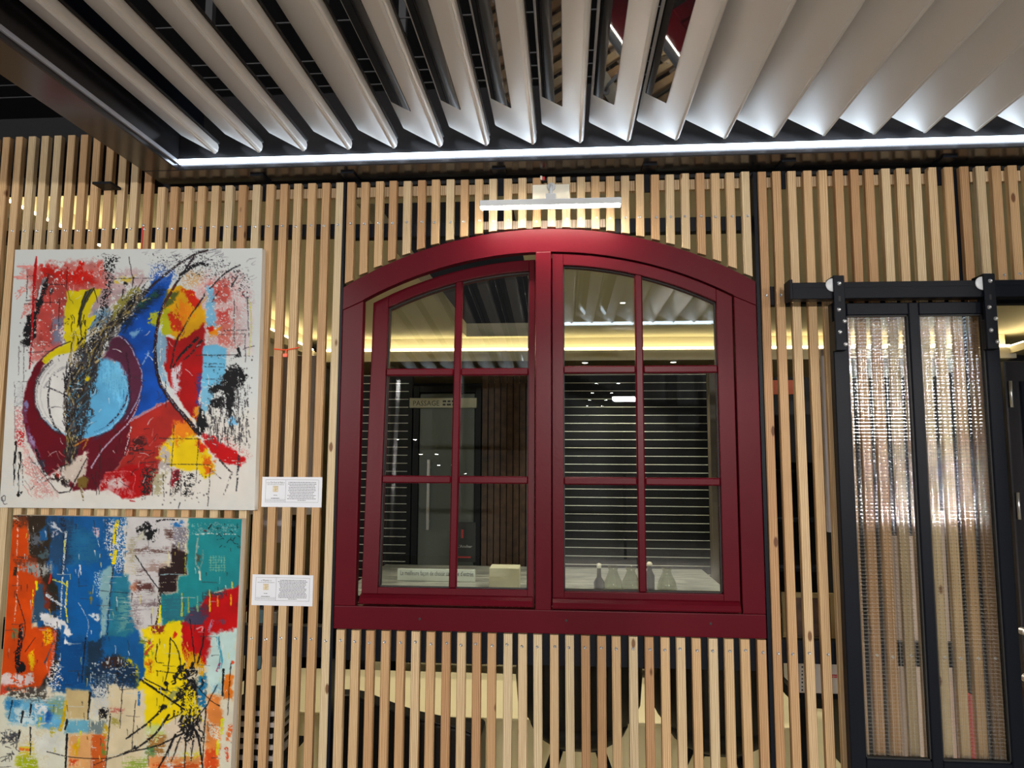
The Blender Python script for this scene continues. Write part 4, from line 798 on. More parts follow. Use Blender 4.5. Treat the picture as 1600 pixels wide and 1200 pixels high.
    P([(322, 930), (350, 922), (348, 934), (320, 938)], (60, 64, 76), .8, 4, 3, 'hor'); P([(298, 952), (328, 950), (328, 968), (318, 982), (300, 980), (286, 978)], (70, 66, 86), .85, 3, 3, 'hor'); P([(314, 946), (330, 944), (330, 966), (316, 962)], (120, 40, 56), .6, 4, 3); E(346, 975, 7, 5, (120, 60, 76), .5); Ln([(333, 974), (326, 992)], (170, 130, 150), 5, 3, .6); Ln([(309, 986), (318, 983), (317, 990)], (220, 150, 150), 2, 1.4)
    for x, y0, y1, c in ((329, 925, 958, (222, 180, 50)), (341, 934, 950, (214, 140, 50)), (361, 932, 948, (224, 160, 40)), (310, 935, 958, (130, 160, 120)), (363, 912, 920, (196, 190, 100)), (286, 930, 965, (170, 176, 80)), (296, 936, 960, (150, 160, 90))): Ln([(x, y0), (x, y1)], c, 1.4, 3.2, .9)
    # yellow
    Ln([(186, 815), (183, 830), (181, 846), (182, 850)], (216, 196, 30), 6, 5, .85); Ln([(184, 862), (182, 872), (180, 882)], (220, 200, 26), 5, 6, .9); Ln([(174, 868), (182, 870)], (216, 196, 40), 3, 2, .8)
    P([(222, 990), (240, 982), (262, 978), (286, 974), (285, 1010), (292, 1060), (302, 1080), (296, 1110), (266, 1132), (250, 1140), (229, 1136), (229, 1104), (214, 1074), (228, 1066), (224, 1024), (232, 1002)], (222, 198, 30), 1, 3, 1.5, 'ver', .06)
    P([(188, 1030), (206, 1034), (218, 1046), (218, 1072), (206, 1064), (194, 1046)], (208, 190, 36), .8, 4, 2); P([(222, 1000), (240, 1000), (240, 1030), (226, 1030)], (120, 140, 50), .5, 4, 3); P([(236, 980), (260, 976), (256, 996), (236, 992)], (140, 60, 40), .45, 4, 2); E(275, 995, 2.6, 5, (190, 50, 36)); P([(230, 1002), (242, 1004), (240, 1020), (230, 1024)], (180, 70, 50), .6, 4, 2); P([(230, 1036), (242, 1036), (240, 1054), (232, 1056)], (206, 120, 40), .4, 4, 2); Ln([(253, 950), (251, 975)], (216, 206, 40), 3, 4, .85)
    P([(219, 1010), (228, 1010), (228, 1060), (220, 1068)], (32, 92, 140), 1, 2, 1.5); P([(260, 1084), (282, 1080), (286, 1100), (268, 1104)], (150, 150, 90), .6, 4, 3); P([(302, 1066), (318, 1064), (320, 1100), (304, 1098)], (112, 112, 96), .7, 4, 3); P([(312, 1060), (324, 1056), (322, 1108), (312, 1110)], (40, 110, 146), .9, 3, 2); P([(286, 1010), (324, 1036), (320, 1062), (306, 1050), (290, 1060)], (196, 150, 40), .6, 4, 2, 'ver')
    # dark blue with white speckle
    P([(148, 1036), (186, 1028), (216, 1046), (216, 1078), (190, 1092), (146, 1092)], (34, 56, 80), .85, 4, 3, 'fine', .2); P([(164, 1030), (190, 1030), (194, 1044), (164, 1050)], (60, 44, 40), .85, 3, 2); Ln([(186, 1042), (186, 1060), (180, 1074)], K, 5, 3, .9); P([(146, 1076), (200, 1072), (192, 1116), (146, 1120)], (196, 196, 190), .55, 5, 3, 'fine'); b.dots(144, 1034, 200, 1100, 110, (196, 200, 200), .5, 1.3); P([(156, 1112), (176, 1108), (166, 1132), (158, 1134)], K, .6, 3, 1.5)
    for k in range(7): Ln([(152 + k * 5, 1058), (152 + k * 5, 1080)], (130, 146, 156), .8, .6, .6); Ln([(150, 1058 + k * 3), (184, 1058 + k * 3)], (130, 146, 156), .8, .6, .6)
    P([(80, 1034), (96, 1030), (98, 1076), (76, 1076)], (206, 204, 200), .25, 4, 2, 'fine'); P([(10, 1078), (70, 1074), (86, 1090), (60, 1100), (12, 1096)], (80, 74, 68), .6, 5, 4, 'hor'); b.dots(20, 1078, 100, 1100, 70, (200, 196, 184), .6, 1.8)
    # lower patchwork
    P([(10, 1096), (60, 1098), (106, 1094), (104, 1122), (98, 1142), (60, 1138), (14, 1132)], (106, 160, 186), .85, 4, 4, 'hor', .12); P([(10, 1098), (32, 1098), (30, 1110), (10, 1112)], (60, 126, 166), .8, 3, 3); P([(74, 1114), (84, 1112), (82, 1128), (72, 1130)], (40, 90, 156), .9, 3, 3); P([(54, 1100), (78, 1104), (74, 1120), (56, 1116)], (206, 208, 206), .5, 4, 2); P([(80, 1096), (106, 1098), (104, 1124), (80, 1122)], (140, 160, 120), .55, 4, 4, 'hor'); P([(20, 1110), (60, 1112), (58, 1136), (22, 1136)], (190, 206, 206), .5, 5, 4)
    P([(105, 1080), (142, 1082), (140, 1126), (106, 1126)], (190, 170, 128), 1, 2, 2, 'ver', .06); P([(74, 1076), (84, 1076), (82, 1090), (74, 1092)], (206, 196, 176), .9, 3, 2); P([(106, 1128), (142, 1128), (142, 1148), (104, 1148)], (110, 160, 176), .9, 2, 2, 'ver'); P([(142, 1128), (166, 1132), (164, 1150), (140, 1148)], (120, 132, 130), .8, 3, 3, 'ver')
    P([(110, 1150), (146, 1148), (144, 1216), (108, 1216)], (208, 160, 110), .95, 2, 3, 'hor', .08); P([(146, 1150), (170, 1149), (168, 1216), (144, 1216)], (192, 100, 52), .95, 2, 2, 'hor', .1); P([(116, 1164), (128, 1160), (124, 1182), (114, 1180)], (206, 160, 30), .8, 3, 2); P([(110, 1186), (126, 1188), (124, 1194), (112, 1194)], (196, 80, 44), .7, 3, 2); P([(162, 1160), (172, 1156), (170, 1180), (162, 1180)], (100, 130, 60), .7, 3, 2); P([(164, 1136), (174, 1140), (172, 1150), (164, 1150)], (180, 150, 40), .7, 3, 2)
    P([(170, 1074), (228, 1080), (230, 1140), (222, 1216), (168, 1216), (172, 1120)], (204, 190, 160), .95, 3, 3, 'ver', .07); P([(174, 1108), (196, 1110), (194, 1118), (174, 1116)], (186, 120, 106), .6, 3, 2, 'hor'); P([(176, 1124), (190, 1122), (188, 1136), (176, 1136)], (170, 160, 90), .5, 3, 2); Ln([(220, 1085), (219, 1105)], (50, 110, 160), 4, 3, .85)
    Ln([(105, 1100), (101, 1128), (96, 1142)], (190, 160, 30), 5, 6, .85); Ln([(64, 1124), (62, 1138)], (176, 176, 40), 4, 2, .8); Ln([(84, 1142), (86, 1174)], (176, 166, 70), 9, 7, .6); Ln([(128, 1146), (124, 1168)], (190, 184, 60), 4, 3, .8); P([(30, 1164), (52, 1162), (56, 1216), (26, 1216)], (196, 180, 70), .6, 4, 4, 'hor'); P([(28, 1182), (60, 1182), (60, 1204), (28, 1208)], (150, 160, 44), .7, 4, 3, 'hor'); Ln([(32, 1172), (48, 1173)], (206, 120, 60), 4, 3, .8); P([(54, 1150), (100, 1148), (104, 1176), (60, 1180)], (206, 206, 196), .6, 4, 3)
    P([(2, 1146), (30, 1142), (32, 1160), (6, 1164)], (90, 90, 92), .35, 4, 1.5, 'mid'); Sc(0, 1144, 30, 1190, 22, (60, 58, 60), (1, 2.2), (5, 14), None)
    P([(230, 1132), (264, 1136), (260, 1160), (232, 1164)], (190, 196, 130), .6, 5, 4); P([(232, 1152), (262, 1154), (258, 1182), (232, 1180)], (160, 120, 70), .65, 4, 3, 'hor'); P([(232, 1170), (246, 1168), (246, 1190), (232, 1192)], (100, 140, 90), .7, 4, 2); P([(196, 1188), (234, 1186), (232, 1216), (196, 1216)], (150, 166, 80), .6, 4, 4, 'hor'); P([(234, 1182), (320, 1180), (318, 1216), (232, 1216)], (208, 146, 96), .8, 4, 3, 'hor', .12); P([(244, 1196), (318, 1192), (318, 1204), (244, 1208)], (196, 96, 50), .6, 4, 3, 'hor'); P([(286, 1174), (316, 1172), (314, 1184), (288, 1186)], (206, 196, 60), .5, 4, 3); P([(262, 1180), (274, 1180), (272, 1210), (262, 1210)], (206, 206, 204), .6, 3, 2)
    P([(258, 1134), (308, 1112), (322, 1110), (322, 1176), (262, 1176)], (206, 190, 168), .85, 4, 4, 'mid', .06)
    # right edge: pale aqua and orange
    P([(330, 994), (372, 984), (368, 1040), (356, 1066), (336, 1090), (326, 1080), (326, 1030)], (186, 206, 200), .95, 4, 3, 'ver', .07); Ln([(340, 1000), (346, 1030), (344, 1046)], (80, 150, 166), 4, 6, .6, tex='ver'); Ln([(340, 1052), (344, 1040)], (150, 50, 90), 3, 2, .8); P([(332, 1070), (350, 1070), (346, 1088), (332, 1090)], (150, 186, 196), .6, 4, 3); E(362, 1040, 3, 3, (200, 80, 50))
    P([(324, 1090), (346, 1088), (348, 1140), (344, 1216), (322, 1216)], (208, 134, 76), .9, 3, 3, 'mid', .12); P([(322, 1176), (342, 1172), (342, 1216), (320, 1216)], (196, 84, 46), .75, 4, 3); P([(352, 1058), (366, 1058), (364, 1096), (350, 1096)], (206, 120, 50), .95, 3, 2); P([(350, 1096), (364, 1096), (362, 1216), (344, 1216)], (206, 200, 182), .9, 3, 3, 'mid', .06); Ln([(348, 1128), (346, 1148)], (200, 200, 50), 6, 5, .85); Ln([(342, 1160), (340, 1180)], (206, 196, 60), 6, 4, .8); P([(356, 1136), (364, 1136), (362, 1160), (356, 1160)], (206, 110, 60), .7, 3, 2); Ln([(354, 1172), (356, 1190)], (200, 90, 60), 6, 3, .7); P([(328, 1128), (346, 1140), (344, 1160), (326, 1150)], (206, 196, 176), .5, 3, 2, 'fine')
    # black knot of strokes
    for k in range(110):
        x, y = b.rng.normal(296, 9), b.rng.uniform(1040, 1150); a = b.rng.normal(1.5, .5); l = b.rng.uniform(5, 18)
        Ln([(x, y), (x + math.cos(a) * l * .6, y + math.sin(a) * l * .5), (x + math.cos(a + .5) * l, y + math.sin(a + .5) * l)], K, b.rng.uniform(2, 6), 1.4, .97)
    for k in range(30): Ln([(b.rng.normal(298, 9), b.rng.uniform(1080, 1130)), (b.rng.normal(298, 9), b.rng.uniform(1090, 1140))], (212, 190, 40), 3, 2, .7)
    for k in range(26): x, y = b.rng.normal(296, 7), b.rng.uniform(1120, 1160); Ln([(x, y), (x + b.rng.uniform(-8, 8), y + b.rng.uniform(3, 10))], K, b.rng.uniform(2, 5), 1, .9)
    E(298, 1154, 9, 9, K, .6); E(258, 1108, 7, 3, K, .9); E(262, 1072, 4, 4, K); Ln([(252, 1080), (262, 1082), (264, 1076)], K, 3, 2); Ln([(273, 1060), (276, 1070), (272, 1072)], K, 3, 3); Ln([(246, 1052), (276, 1056)], K, 1.8, 1, .85)
    for q, w in ((((258, 1108), (236, 1130), (200, 1156)), 3), (((266, 1120), (244, 1150), (214, 1172)), 3.2), (((290, 1146), (250, 1166), (190, 1180)), 2.2), (((300, 1134), (322, 1108), (340, 1074)), 2), (((276, 1150), (262, 1180), (250, 1200)), 3), (((284, 1154), (270, 1190)), 2), (((302, 1134), (312, 1160), (318, 1200)), 3), (((292, 1160), (290, 1200)), 1.8), (((303, 1160), (300, 1190)), 1.6), (((222, 1066), (256, 1088), (290, 1112)), 3), (((228, 1064), (270, 1086)), 1.6), (((306, 1072), (330, 1098), (344, 1106)), 1.2), (((310, 1040), (318, 1010), (320, 985)), 2.2), (((286, 1060), (280, 1020), (268, 1000)), 1.8), (((306, 1040), (302, 1000), (298, 970)), 1.4), (((248, 1010), (246, 1036), (258, 1040)), 1.4), (((268, 1000), (266, 1040), (260, 1070)), 1.6), (((350, 1050), (348, 1090)), 3), (((323, 1110), (320, 1150), (318, 1190)), 1.8), (((75, 1176), (110, 1184), (170, 1186), (220, 1172)), 1.1), (((212, 1172), (150, 1196)), 1), (((20, 1098), (14, 1126)), 1.6), (((37, 1114), (34, 1132)), 3), (((50, 1104), (48, 1120)), 3), (((143, 1086), (140, 1126)), 3), (((107, 1128), (104, 1142)), 3.2), (((107, 1150), (104, 1216)), 3), (((49, 1140), (49, 1180)), 2), (((32, 1144), (30, 1156)), 3), (((175, 1118), (168, 1200)), 1.4), (((194, 1074), (190, 1140)), 1), (((214, 1098), (208, 1176)), 1), (((136, 1000), (130, 1070)), 1.6), (((361, 1040), (356, 1120)), 1.2)): Ln(q, K, w * 1.25, w * .8, .97)
    E(212, 1170, 2.4, 3, K)
    for c, n in (((206, 208, 204), 90), ((50, 46, 46), 100), ((210, 200, 90), 20)): Sc(4, 812, 370, 1200, n, c, (.6, 1.4), (4, 16), 1.57, .12, .05)
    for c, n in (((190, 194, 190), 24), ((60, 56, 56), 34)): Sc(4, 880, 370, 1200, n, c, (.6, 1.1), (8, 26), 0, .06, .05)
    return b
def make_canvas(name, b, quad, y_front, depth, label, ribbon=None):
    """quad: picture corners (photo points) tl, tr, br, bl of the front face"""
    P4 = [Vector((*W(*q, y_front),)) for q in quad]
    tl, tr, br, bl = [Vector((p.x, y_front, p.y)) for p in P4]
    zc = (bl.z + br.z) / 2
    root = empty(name, ((bl.x + br.x) / 2, y_front + depth, zc), label, 'painting')
    nx, ny = 440, int(440 * (tl.z - bl.z) / (tr.x - tl.x))
    U, V = np.meshgrid(np.linspace(0, 1, nx), np.linspace(0, 1, ny))
    def bil(a, b_, c, d): return (a * (1 - U) + b_ * U) * (1 - V) + (d * (1 - U) + c * U) * V
    px = bil(quad[0][0], quad[1][0], quad[2][0], quad[3][0]); py = bil(quad[0][1], quad[1][1], quad[2][1], quad[3][1])
    ii = np.clip(((px - b.x0) * b.res).round().astype(int), 0, b.X.shape[1] - 1); jj = np.clip(((py - b.y0) * b.res).round().astype(int), 0, b.X.shape[0] - 1)
    col = lin_col(np.clip(b.c[jj, ii], 0, 255)); lum = col.mean(-1, keepdims=True); col = np.clip(lum + (col - lum) * 1.08, 0, 1) ** 1.14 * np.array([.985, 1.0, 1.03]) * PAINT_GAIN; col = np.clip(col, 0, .9); hh = b.h[jj, ii]
    X = bil(tl.x, tr.x, br.x, bl.x); Z = bil(tl.z, tr.z, br.z, bl.z); Y = y_front - .0006 - hh * .0012
    Y[0, :] = Y[-1, :] = Y[:, 0] = Y[:, -1] = y_front
    co = np.stack([X, Y, Z], -1).reshape(-1, 3)
    idx = np.arange(nx * ny).reshape(ny, nx); f = np.stack([idx[:-1, :-1], idx[1:, :-1], idx[1:, 1:], idx[:-1, 1:]], -1).reshape(-1, 4)
    me = bpy.data.meshes.new('painted_face'); me.vertices.add(nx * ny); me.vertices.foreach_set('co', co.ravel())
    me.loops.add(f.size); me.loops.foreach_set('vertex_index', f.ravel().astype(np.int32)); me.polygons.add(len(f)); me.polygons.foreach_set('loop_start', np.arange(0, f.size, 4, dtype=np.int32))
    me.update(calc_edges=True)
    at = me.color_attributes.new('paint', 'FLOAT_COLOR', 'POINT'); at.data.foreach_set('color', np.concatenate([col, np.ones(col.shape[:2] + (1,))], -1).reshape(-1).astype(np.float32))
    m, nt, bs = mat(name + '_paint'); a = N(nt, 'ShaderNodeAttribute', attribute_name='paint'); nt.links.new(a.outputs['Color'], bs.inputs['Base Color']); bs.inputs['Roughness'].default_value = .55; bs.inputs['Specular IOR Level'].default_value = .14
    me.polygons.foreach_set('use_smooth', np.ones(len(f), bool))
    face = link(me, 'painted_face', m, root)
    # wrapped sides on a wooden stretcher
    fr = [tl, tr, br, bl]; bk = [p + Vector((0, depth, 0)) for p in fr]
    MB().poly([tuple(p + Vector((0, .0002, 0))) for p in fr] + [tuple(p) for p in bk], [(0, 1, 5, 4), (1, 2, 6, 5), (2, 3, 7, 6), (3, 0, 4, 7), (4, 5, 6, 7), (3, 2, 1, 0)]).build('canvas_body', 'canvas_edge', root)
    return root
PAINT_GAIN = 1.0
make_canvas('abstract_painting', paint_one(), ((23.7, 390), (410, 388), (397.5, 797.3), (-1, 793)), -.030, .028, 'square abstract painting on white, round head with blue, red and yellow, hung upper left')
make_canvas('abstract_painting', paint_two(), ((20.8, 805), (378, 811), (360, 1212), (-9, 1210)), -.030, .028, 'abstract painting of orange, blue, teal and yellow patches, hung below the white one')

# ------------------------------------------------------------------ small things on the screen
def card(px, title, sub, rows, label):
    x0, zt = W(*px[0], -.004); x1, _ = W(*px[1], -.004); _, zb = W(*px[3], -.004)
    r = empty('caption_card', ((x0 + x1) / 2, -.001, zb), label, 'card', 'caption cards beside the paintings')
    w, h = x1 - x0, zt - zb; y = -.0036
    MB().box((x0, -.0035, zb), (x1, -.0008, zt)).build('paper', 'paper', r)
    fx0, fx1, fz0, fz1, mx = x0 + .06 * w, x0 + .945 * w, zb + .16 * h, zt - .09 * h, x0 + .395 * w; t = .0006
    b = MB()
    for q in (((fx0, fz0), (fx1, fz0 + t)), ((fx0, fz1 - t), (fx1, fz1)), ((fx0, fz0), (fx0 + t, fz1)), ((fx1 - t, fz0), (fx1, fz1)), ((mx, fz0), (mx + t, fz1)), ((fx0, fz0 + .09 * h), (mx, fz0 + .09 * h + t))): b.box((q[0][0], y, q[0][1]), (q[1][0], y + .0003, q[1][1]))
    b.build('printed_frame', 'ink', r)
    tw = min(.30 * w, .0175 * len(title) * w); cx = (fx0 + mx) / 2
    lettering(title, .0085, 'ink', r, cx - tw / 2, y, fz1 - .085 * h - .004, tw, 'title')
    cw = .06 * w
    MB().box((cx - cw * .75, y, zb + .50 * h), (cx + cw * .75, y + .0003, zb + .70 * h)).build('printed_picture', 'ochre_print', r)
    # small print too fine to read: rows of word-length strokes
    rg = random.Random(len(title)); b = MB()
    def row(xa, xb, z, hh=.0016):
        x = xa
        while x < xb - .002:
            l = min(rg.uniform(.003, .011), xb - x); b.box((x, y, z), (x + l, y + .0003, z + hh)); x += l + .0011
    row(cx - .14 * w * 1, cx + .14 * w, fz1 - .17 * h, .0010); row(cx - .03 * w, cx + .03 * w, zb + .38 * h); row(cx - .07 * w, cx + .07 * w, zb + .28 * h, .0018); row(fx0 + .01 * w, mx - .01 * w, zb + .205 * h, .0009)
    n = rows; mid = (mx + fx1) / 2
    for k in range(n):
        hw = (fx1 - mx) * (.46 if k not in (0, n - 1) else .42) * (rg.uniform(.75, 1.0) if k < n - 1 else .3)
        row(mid - hw, mid + hw, fz1 - .07 * h - (k + .5) * (fz1 - fz0 - .10 * h) / n)
    b.build('small_print', 'ink', r)
card(((410, 745), (503.5, 745), (501.5, 793), (408.5, 792)), '\u00ab Le Clin d\'oeil de Pablo \u00bb', '', 12, 'white caption card on the slats beside the upper painting')
card(((394.5, 897.5), (489.5, 897.5), (488, 946.5), (392.5, 945.5)), '\u00ab Mystic \u00bb', '', 14, 'white caption card on the slats beside the lower painting')
# orange tie round two slats
xt, zt = W(448, 546, -.002)
tie = empty('cable_tie', (xt, -.003, zt), 'orange cable tie knotted round two slats above the caption card', 'cable tie')
MB().tube([(W(428, 544, -.0015)[0], -.003, zt + .002), (xt - .008, -.004, zt - .002), (xt + .010, -.004, zt), (W(468, 541, -.0015)[0], -.003, zt + .006)], .0022, 6).build('strap', 'orange', tie)
MB().tube([(xt, -.004, zt), (xt - .002, -.006, zt - .014), (xt - .005, -.005, zt - .022)], .0028, 6).box((xt - .011, -.008, zt - .026), (xt + .004, -.001, zt - .014)).build('knot', 'orange', tie, .001)
# red ribbon holding the upper canvas
xr, zr = W(223, 352, -.003)
rb = empty('ribbon', (xr, -.003, zr - .08), 'thin red ribbon the white painting hangs from', 'ribbon')
MB().box((xr - .0018, -.0035, zr - .085), (xr + .0018, -.0012, zr)).build('band', 'red_ribbon', rb)
MB().lathe([(.0055, -.001), (.0055, -.003), (.003, -.0045)], (xr, 0, zr), 10, 'y').build('nail', 'zinc', rb)
# picture light over the window
lx0, lz0 = W(750, 318.5, -.10); lx1, _ = W(970.5, 312.5, -.10)
lz = lz0
pl = empty('picture_light', (-.05, .0, lz), 'white bar picture light glowing over the arched window', 'lamp')
px0, pz0 = W(832, 313, -.003); px1, pz1 = W(890, 288.5, -.003)
MB().box((px0, -.010, pz0), (px1, -.0005, pz1)).build('back_plate', 'white_plate', pl, .001)
cxl = (px0 + px1) / 2 + .001
MB().lathe([(.004, -.010), (.014, -.0105), (.014, -.016), (.004, -.0165)], (cxl, 0, pz1 - .010), 16, 'y').tube([(cxl, -.016, pz1 - .010), (cxl, -.045, pz1 - .018), (cxl, -.088, lz + .018)], .0055, 10).build('arm', 'lamp_white', pl, smooth=True)
MB().box((cxl - .016, -.110, lz + .004), (cxl + .016, -.084, lz + .026)).build('clamp', 'lamp_white', pl, .0015)
MB().box((lx0, -.113, lz - .012), (lx1, -.083, lz + .0075)).build('lamp_bar', 'lamp_white', pl, .002)
o = MB().box((lx0 + .003, -.108, lz - .0165), (lx1 - .003, -.088, lz - .0123)).build('diffuser', 'lamp_led', pl)
xk, zk = W(848, 281, .01)
cn = empty('wire_connector', (xk, .0, zk), 'small red and clear wire connector above the picture light', 'connector')
MB().box((xk - .008, -.006, zk - .006), (xk - .001, -.0005, zk + .008)).build('clear_half', 'white_plate', cn, .001)
MB().box((xk, -.006, zk - .007), (xk + .007, -.0005, zk + .005)).build('red_half', 'red_ribbon', cn, .001)

# ------------------------------------------------------------------ hall: spots, trays
for i, p in enumerate(HIGH_FILLS):
    h = empty('high_fill_lamp', p, ('left', 'middle', 'right')[i] + ' added fill lamp high in the hall behind the photographer', 'lamp', 'added high fill lamps')
    MB().box((-.7, -.05, .06), (.7, .3, .2)).build('housing', 'steel', h, local=True)
    MB().box((-.02, .1, .2), (.02, .14, 1.3)).build('rod', 'steel', h, local=True)
for i, p in enumerate(LOW_FILLS):
    h = empty('low_fill_bar', (p[0], p[1] - .06, 0), ('left', 'middle', 'right')[i] + ' added fill lamp bar on a pole behind the photographer', 'lamp', 'added low fill bars')
    MB().box((-.19, -.03, p[2] - .05), (.19, .045, p[2] + .05)).build('housing', 'steel', h, .004, local=True)
    MB().box((-.02, -.02, 0), (.02, .02, p[2] - .0505)).build('pole', 'steel', h, local=True)
sp = MB().lathe([(.02, .10), (.06, .10), (.07, 0), (.055, -.01)], seg=12).mesh('spot_body'); sp.materials.append(M['steel'])
le = MB().lathe([(.052, -.012), (.05, -.02), (.01, -.021)], seg=12).mesh('lens'); le.materials.append(M['spot'])
stk = MB().box((-.01, -.01, .1), (.01, .01, 1.0)).mesh('stem'); stk.materials.append(M['steel'])
sites = [(-4.5 + s, -16 - 3.2 * k, 3.9) for k in range(5) for s in (0, .5)] + [(1.0 + s, -17 - 3.4 * k, 3.9) for k in range(5) for s in (0, .7)] + [(6.5 + s, -16 - 3.0 * k, 3.9) for k in range(3) for s in (0, .6)]
for k, p in enumerate(sites):
    e = empty('hall_spot', p, 'small distant hall ceiling spot mirrored as a dot in the window panes', 'lamp', 'distant hall spots')
    for me, nm in ((sp, 'spot_body'), (le, 'lens'), (stk, 'stem')):
        q = bpy.data.objects.new(nm, me); COL.objects.link(q); q.parent = e
M['tray_grey'] = plain('galvanised_wire', (.07, .07, .075), .45, .4)
tr = empty('cable_tray', (0, 0, 3.5), 'grey wire cable trays hanging in the dark above the louvres', 'cable tray')
for py in (31, 93, 113, 133):
    _, y = WZ(560, py, 3.6)
    MB().box((-6, y - .003, 3.597), (6, y + .003, 3.603)).build('tray_wire', 'tray_grey', tr)
_, ya = WZ(560, 31, 3.6); _, yb = WZ(560, 133, 3.6)
for k in range(14):
    x = -3.4 + k * .62
    MB().box((x, ya, 3.607), (x + .004, yb, 3.611)).build('tray_rung', 'tray_grey', tr)
for px in (327, 629, 505):
    x, y = WZ(px, 60, 3.6)
    MB().box((x - .018, y - .018, 3.62), (x + .018, y + .018, 5.39)).build('tray_hanger', 'tray_grey', tr)

# ------------------------------------------------------------------ showroom behind the screen
def rectY(px0, py0, px1, py1, Y):
    xa, za = W(px0, py0, Y); xb, zb = W(px1, py1, Y)
    return min(xa, xb), max(xa, xb), min(za, zb), max(za, zb)
# downlights
for i, p in enumerate(((-1.35, 1.3), (0.55, 1.55), (2.3, 1.3), (0.4, 2.6))):
    d = empty('downlight', (p[0], p[1], CZ), ('recessed downlight over the floor behind the left slats', 'recessed downlight above the near side of the table', 'recessed downlight above the doorway side', 'recessed downlight above the far side of the table')[i], 'lamp', 'showroom downlights')
    if ox0 - .1 < p[0] < ox1 + .1: pass
    MB().lathe([(.022, 0), (.025, -.006), (.020, -.008)], seg=20).build('ring', 'lamp_white', d, local=True)
    MB().lathe([(.018, -.003), (.017, -.010), (.003, -.0105)], seg=16).build('lens', 'down', d, local=True)
for i, (px, py) in enumerate(((921, 533), (1098, 529), (914, 566), (1052, 565))):
    z = 2.40 if py > 555 else CZ
    x, y = WZ(px, py, z)
    if y > 5.8: y = 5.8
    d = empty('downlight', (x, y, z), ('tiny downlight in the cream ceiling seen in the top left pane of the right leaf', 'tiny downlight in the cream ceiling seen in the top right pane', 'tiny downlight in the lowered soffit, left', 'tiny downlight in the lowered soffit, right')[i], 'lamp', 'showroom downlights')
    MB().lathe([(.030, 0), (.034, -.004), (.028, -.006)], seg=16).build('ring', 'lamp_white', d, local=True)
    MB().lathe([(.026, -.003), (.024, -.009), (.004, -.0095)], seg=14).build('lens', 'down', d, local=True)
PY = 3.15
def slat_panel(x0, x1, z0, z1, y, label):
    r = empty('slatted_fence_panel', ((x0 + x1) / 2, y + .03, z0), label, 'fence panel', 'dark fence panels on display')
    n = 35; h = (z1 - z0) / n
    bd = MB().box((x0 - (x0 + x1) / 2 + .03, -.03, .001), ((x1 - x0) / 2 - .03, -.005, h - .0045)).mesh('board'); bd.materials.append(M['anthracite'])
    st = MB().box((x0 - (x0 + x1) / 2 + .03, -.033, h - .0042), ((x1 - x0) / 2 - .03, -.008, h + .0006)).mesh('lit_gap_strip'); st.materials.append(M['lit_gap_stopper'])  # pale strips stand for the bright lit lines between the boards
    for k in range(n):
        for me, nm in ((bd, 'board'), (st, 'lit_gap_strip')):
            o = bpy.data.objects.new(nm, me); COL.objects.link(o); o.parent = r; o.location = (0, 0, k * h)
    for xa in (x0, x1 - .03): MB().box((xa, y - .005, z0), (xa + .03, y + .05, z1 + .02)).build('post', 'anthracite', r)
_, ztop = W(760, 586, PY)
xa, _ = W(520, 700, PY); xb, _ = W(643, 700, PY); slat_panel(xa, xb, 0.0, ztop, PY, 'dark horizontal fence panel seen through the left leaf, beside the grey door')
xa, _ = W(846, 700, PY); xb, _ = W(1112, 700, PY); slat_panel(xa, xb, 0.0, ztop, PY, 'wide dark horizontal fence panel filling the panes of the right leaf')
# sample front door with signs
x0, x1, z0, z1 = rectY(650, 648, 746, 870, PY)
dd = empty('sample_door', ((x0 + x1) / 2, PY, 0), 'grey green sample front door standing behind the left leaf', 'door')
MB().box((x0 + .03, PY, 0), (x1 - .03, PY + .05, 2.03)).build('leaf', 'door_grey', dd, .004)
MB().box((x0 - .02, PY - .01, 0), (x0 + .028, PY + .06, 2.09)).box((x1 - .028, PY - .01, 0), (x1 + .02, PY + .06, 2.09)).box((x0 + .028, PY - .01, 2.04), (x1 - .028, PY + .06, 2.09)).build('door_frame', 'anthracite', dd, .003)
hx, _ = W(669, 780, PY - .06); _, hz0 = W(669, 828, PY - .06); _, hz1 = W(669, 718, PY - .06)
MB().box((hx - .012, PY - .07, hz0), (hx + .012, PY - .05, hz1)).box((hx - .008, PY - .05, hz0 + .05), (hx + .008, PY - .0005, hz0 + .07)).box((hx - .008, PY - .05, hz1 - .07), (hx + .008, PY - .0005, hz1 - .05)).build('pull_handle', 'zinc', dd, .002)
x0, x1, z0, z1 = rectY(640, 622, 744.5, 637, PY - .05)
sg = empty('passage_sign', ((x0 + x1) / 2, PY - .03, z0), 'long beige sign reading PASSAGE over the sample door', 'sign')
MB().box((x0, PY - .05, z0), (x1, PY - .011, z1)).build('board', 'beige_sign', sg, .001)
lettering('PASSAGE', (z1 - z0) * .74, 'ink', sg, x0 + .025, PY - .0505, z0 + .016, .205)
b = MB(); rg = random.Random(4)
for zz in (.56, .22):
    x = x0 + .26
    while x < x1 - .14: l = rg.uniform(.02, .05); b.box((x, PY - .0508, z0 + zz * (z1 - z0)), (x + l, PY - .0502, z0 + (zz + .2) * (z1 - z0))); x += l + .01
b.build('small_print', 'ink', sg)
x0, x1, z0, z1 = rectY(712, 816, 743, 878, PY - .02)
ps = empty('poster', ((x0 + x1) / 2, PY - .01, z0), 'black L\'Atelier poster on the sample door, seen in the bottom middle pane', 'poster')
MB().box((x0, PY - .030, z0), (x1, PY - .0105, z1)).build('sheet', 'poster', ps)
lettering("L'Atelier", .030, 'poster_white', ps, x0 + .012, PY - .0305, z0 + (z1 - z0) * .36, (x1 - x0) * .74)
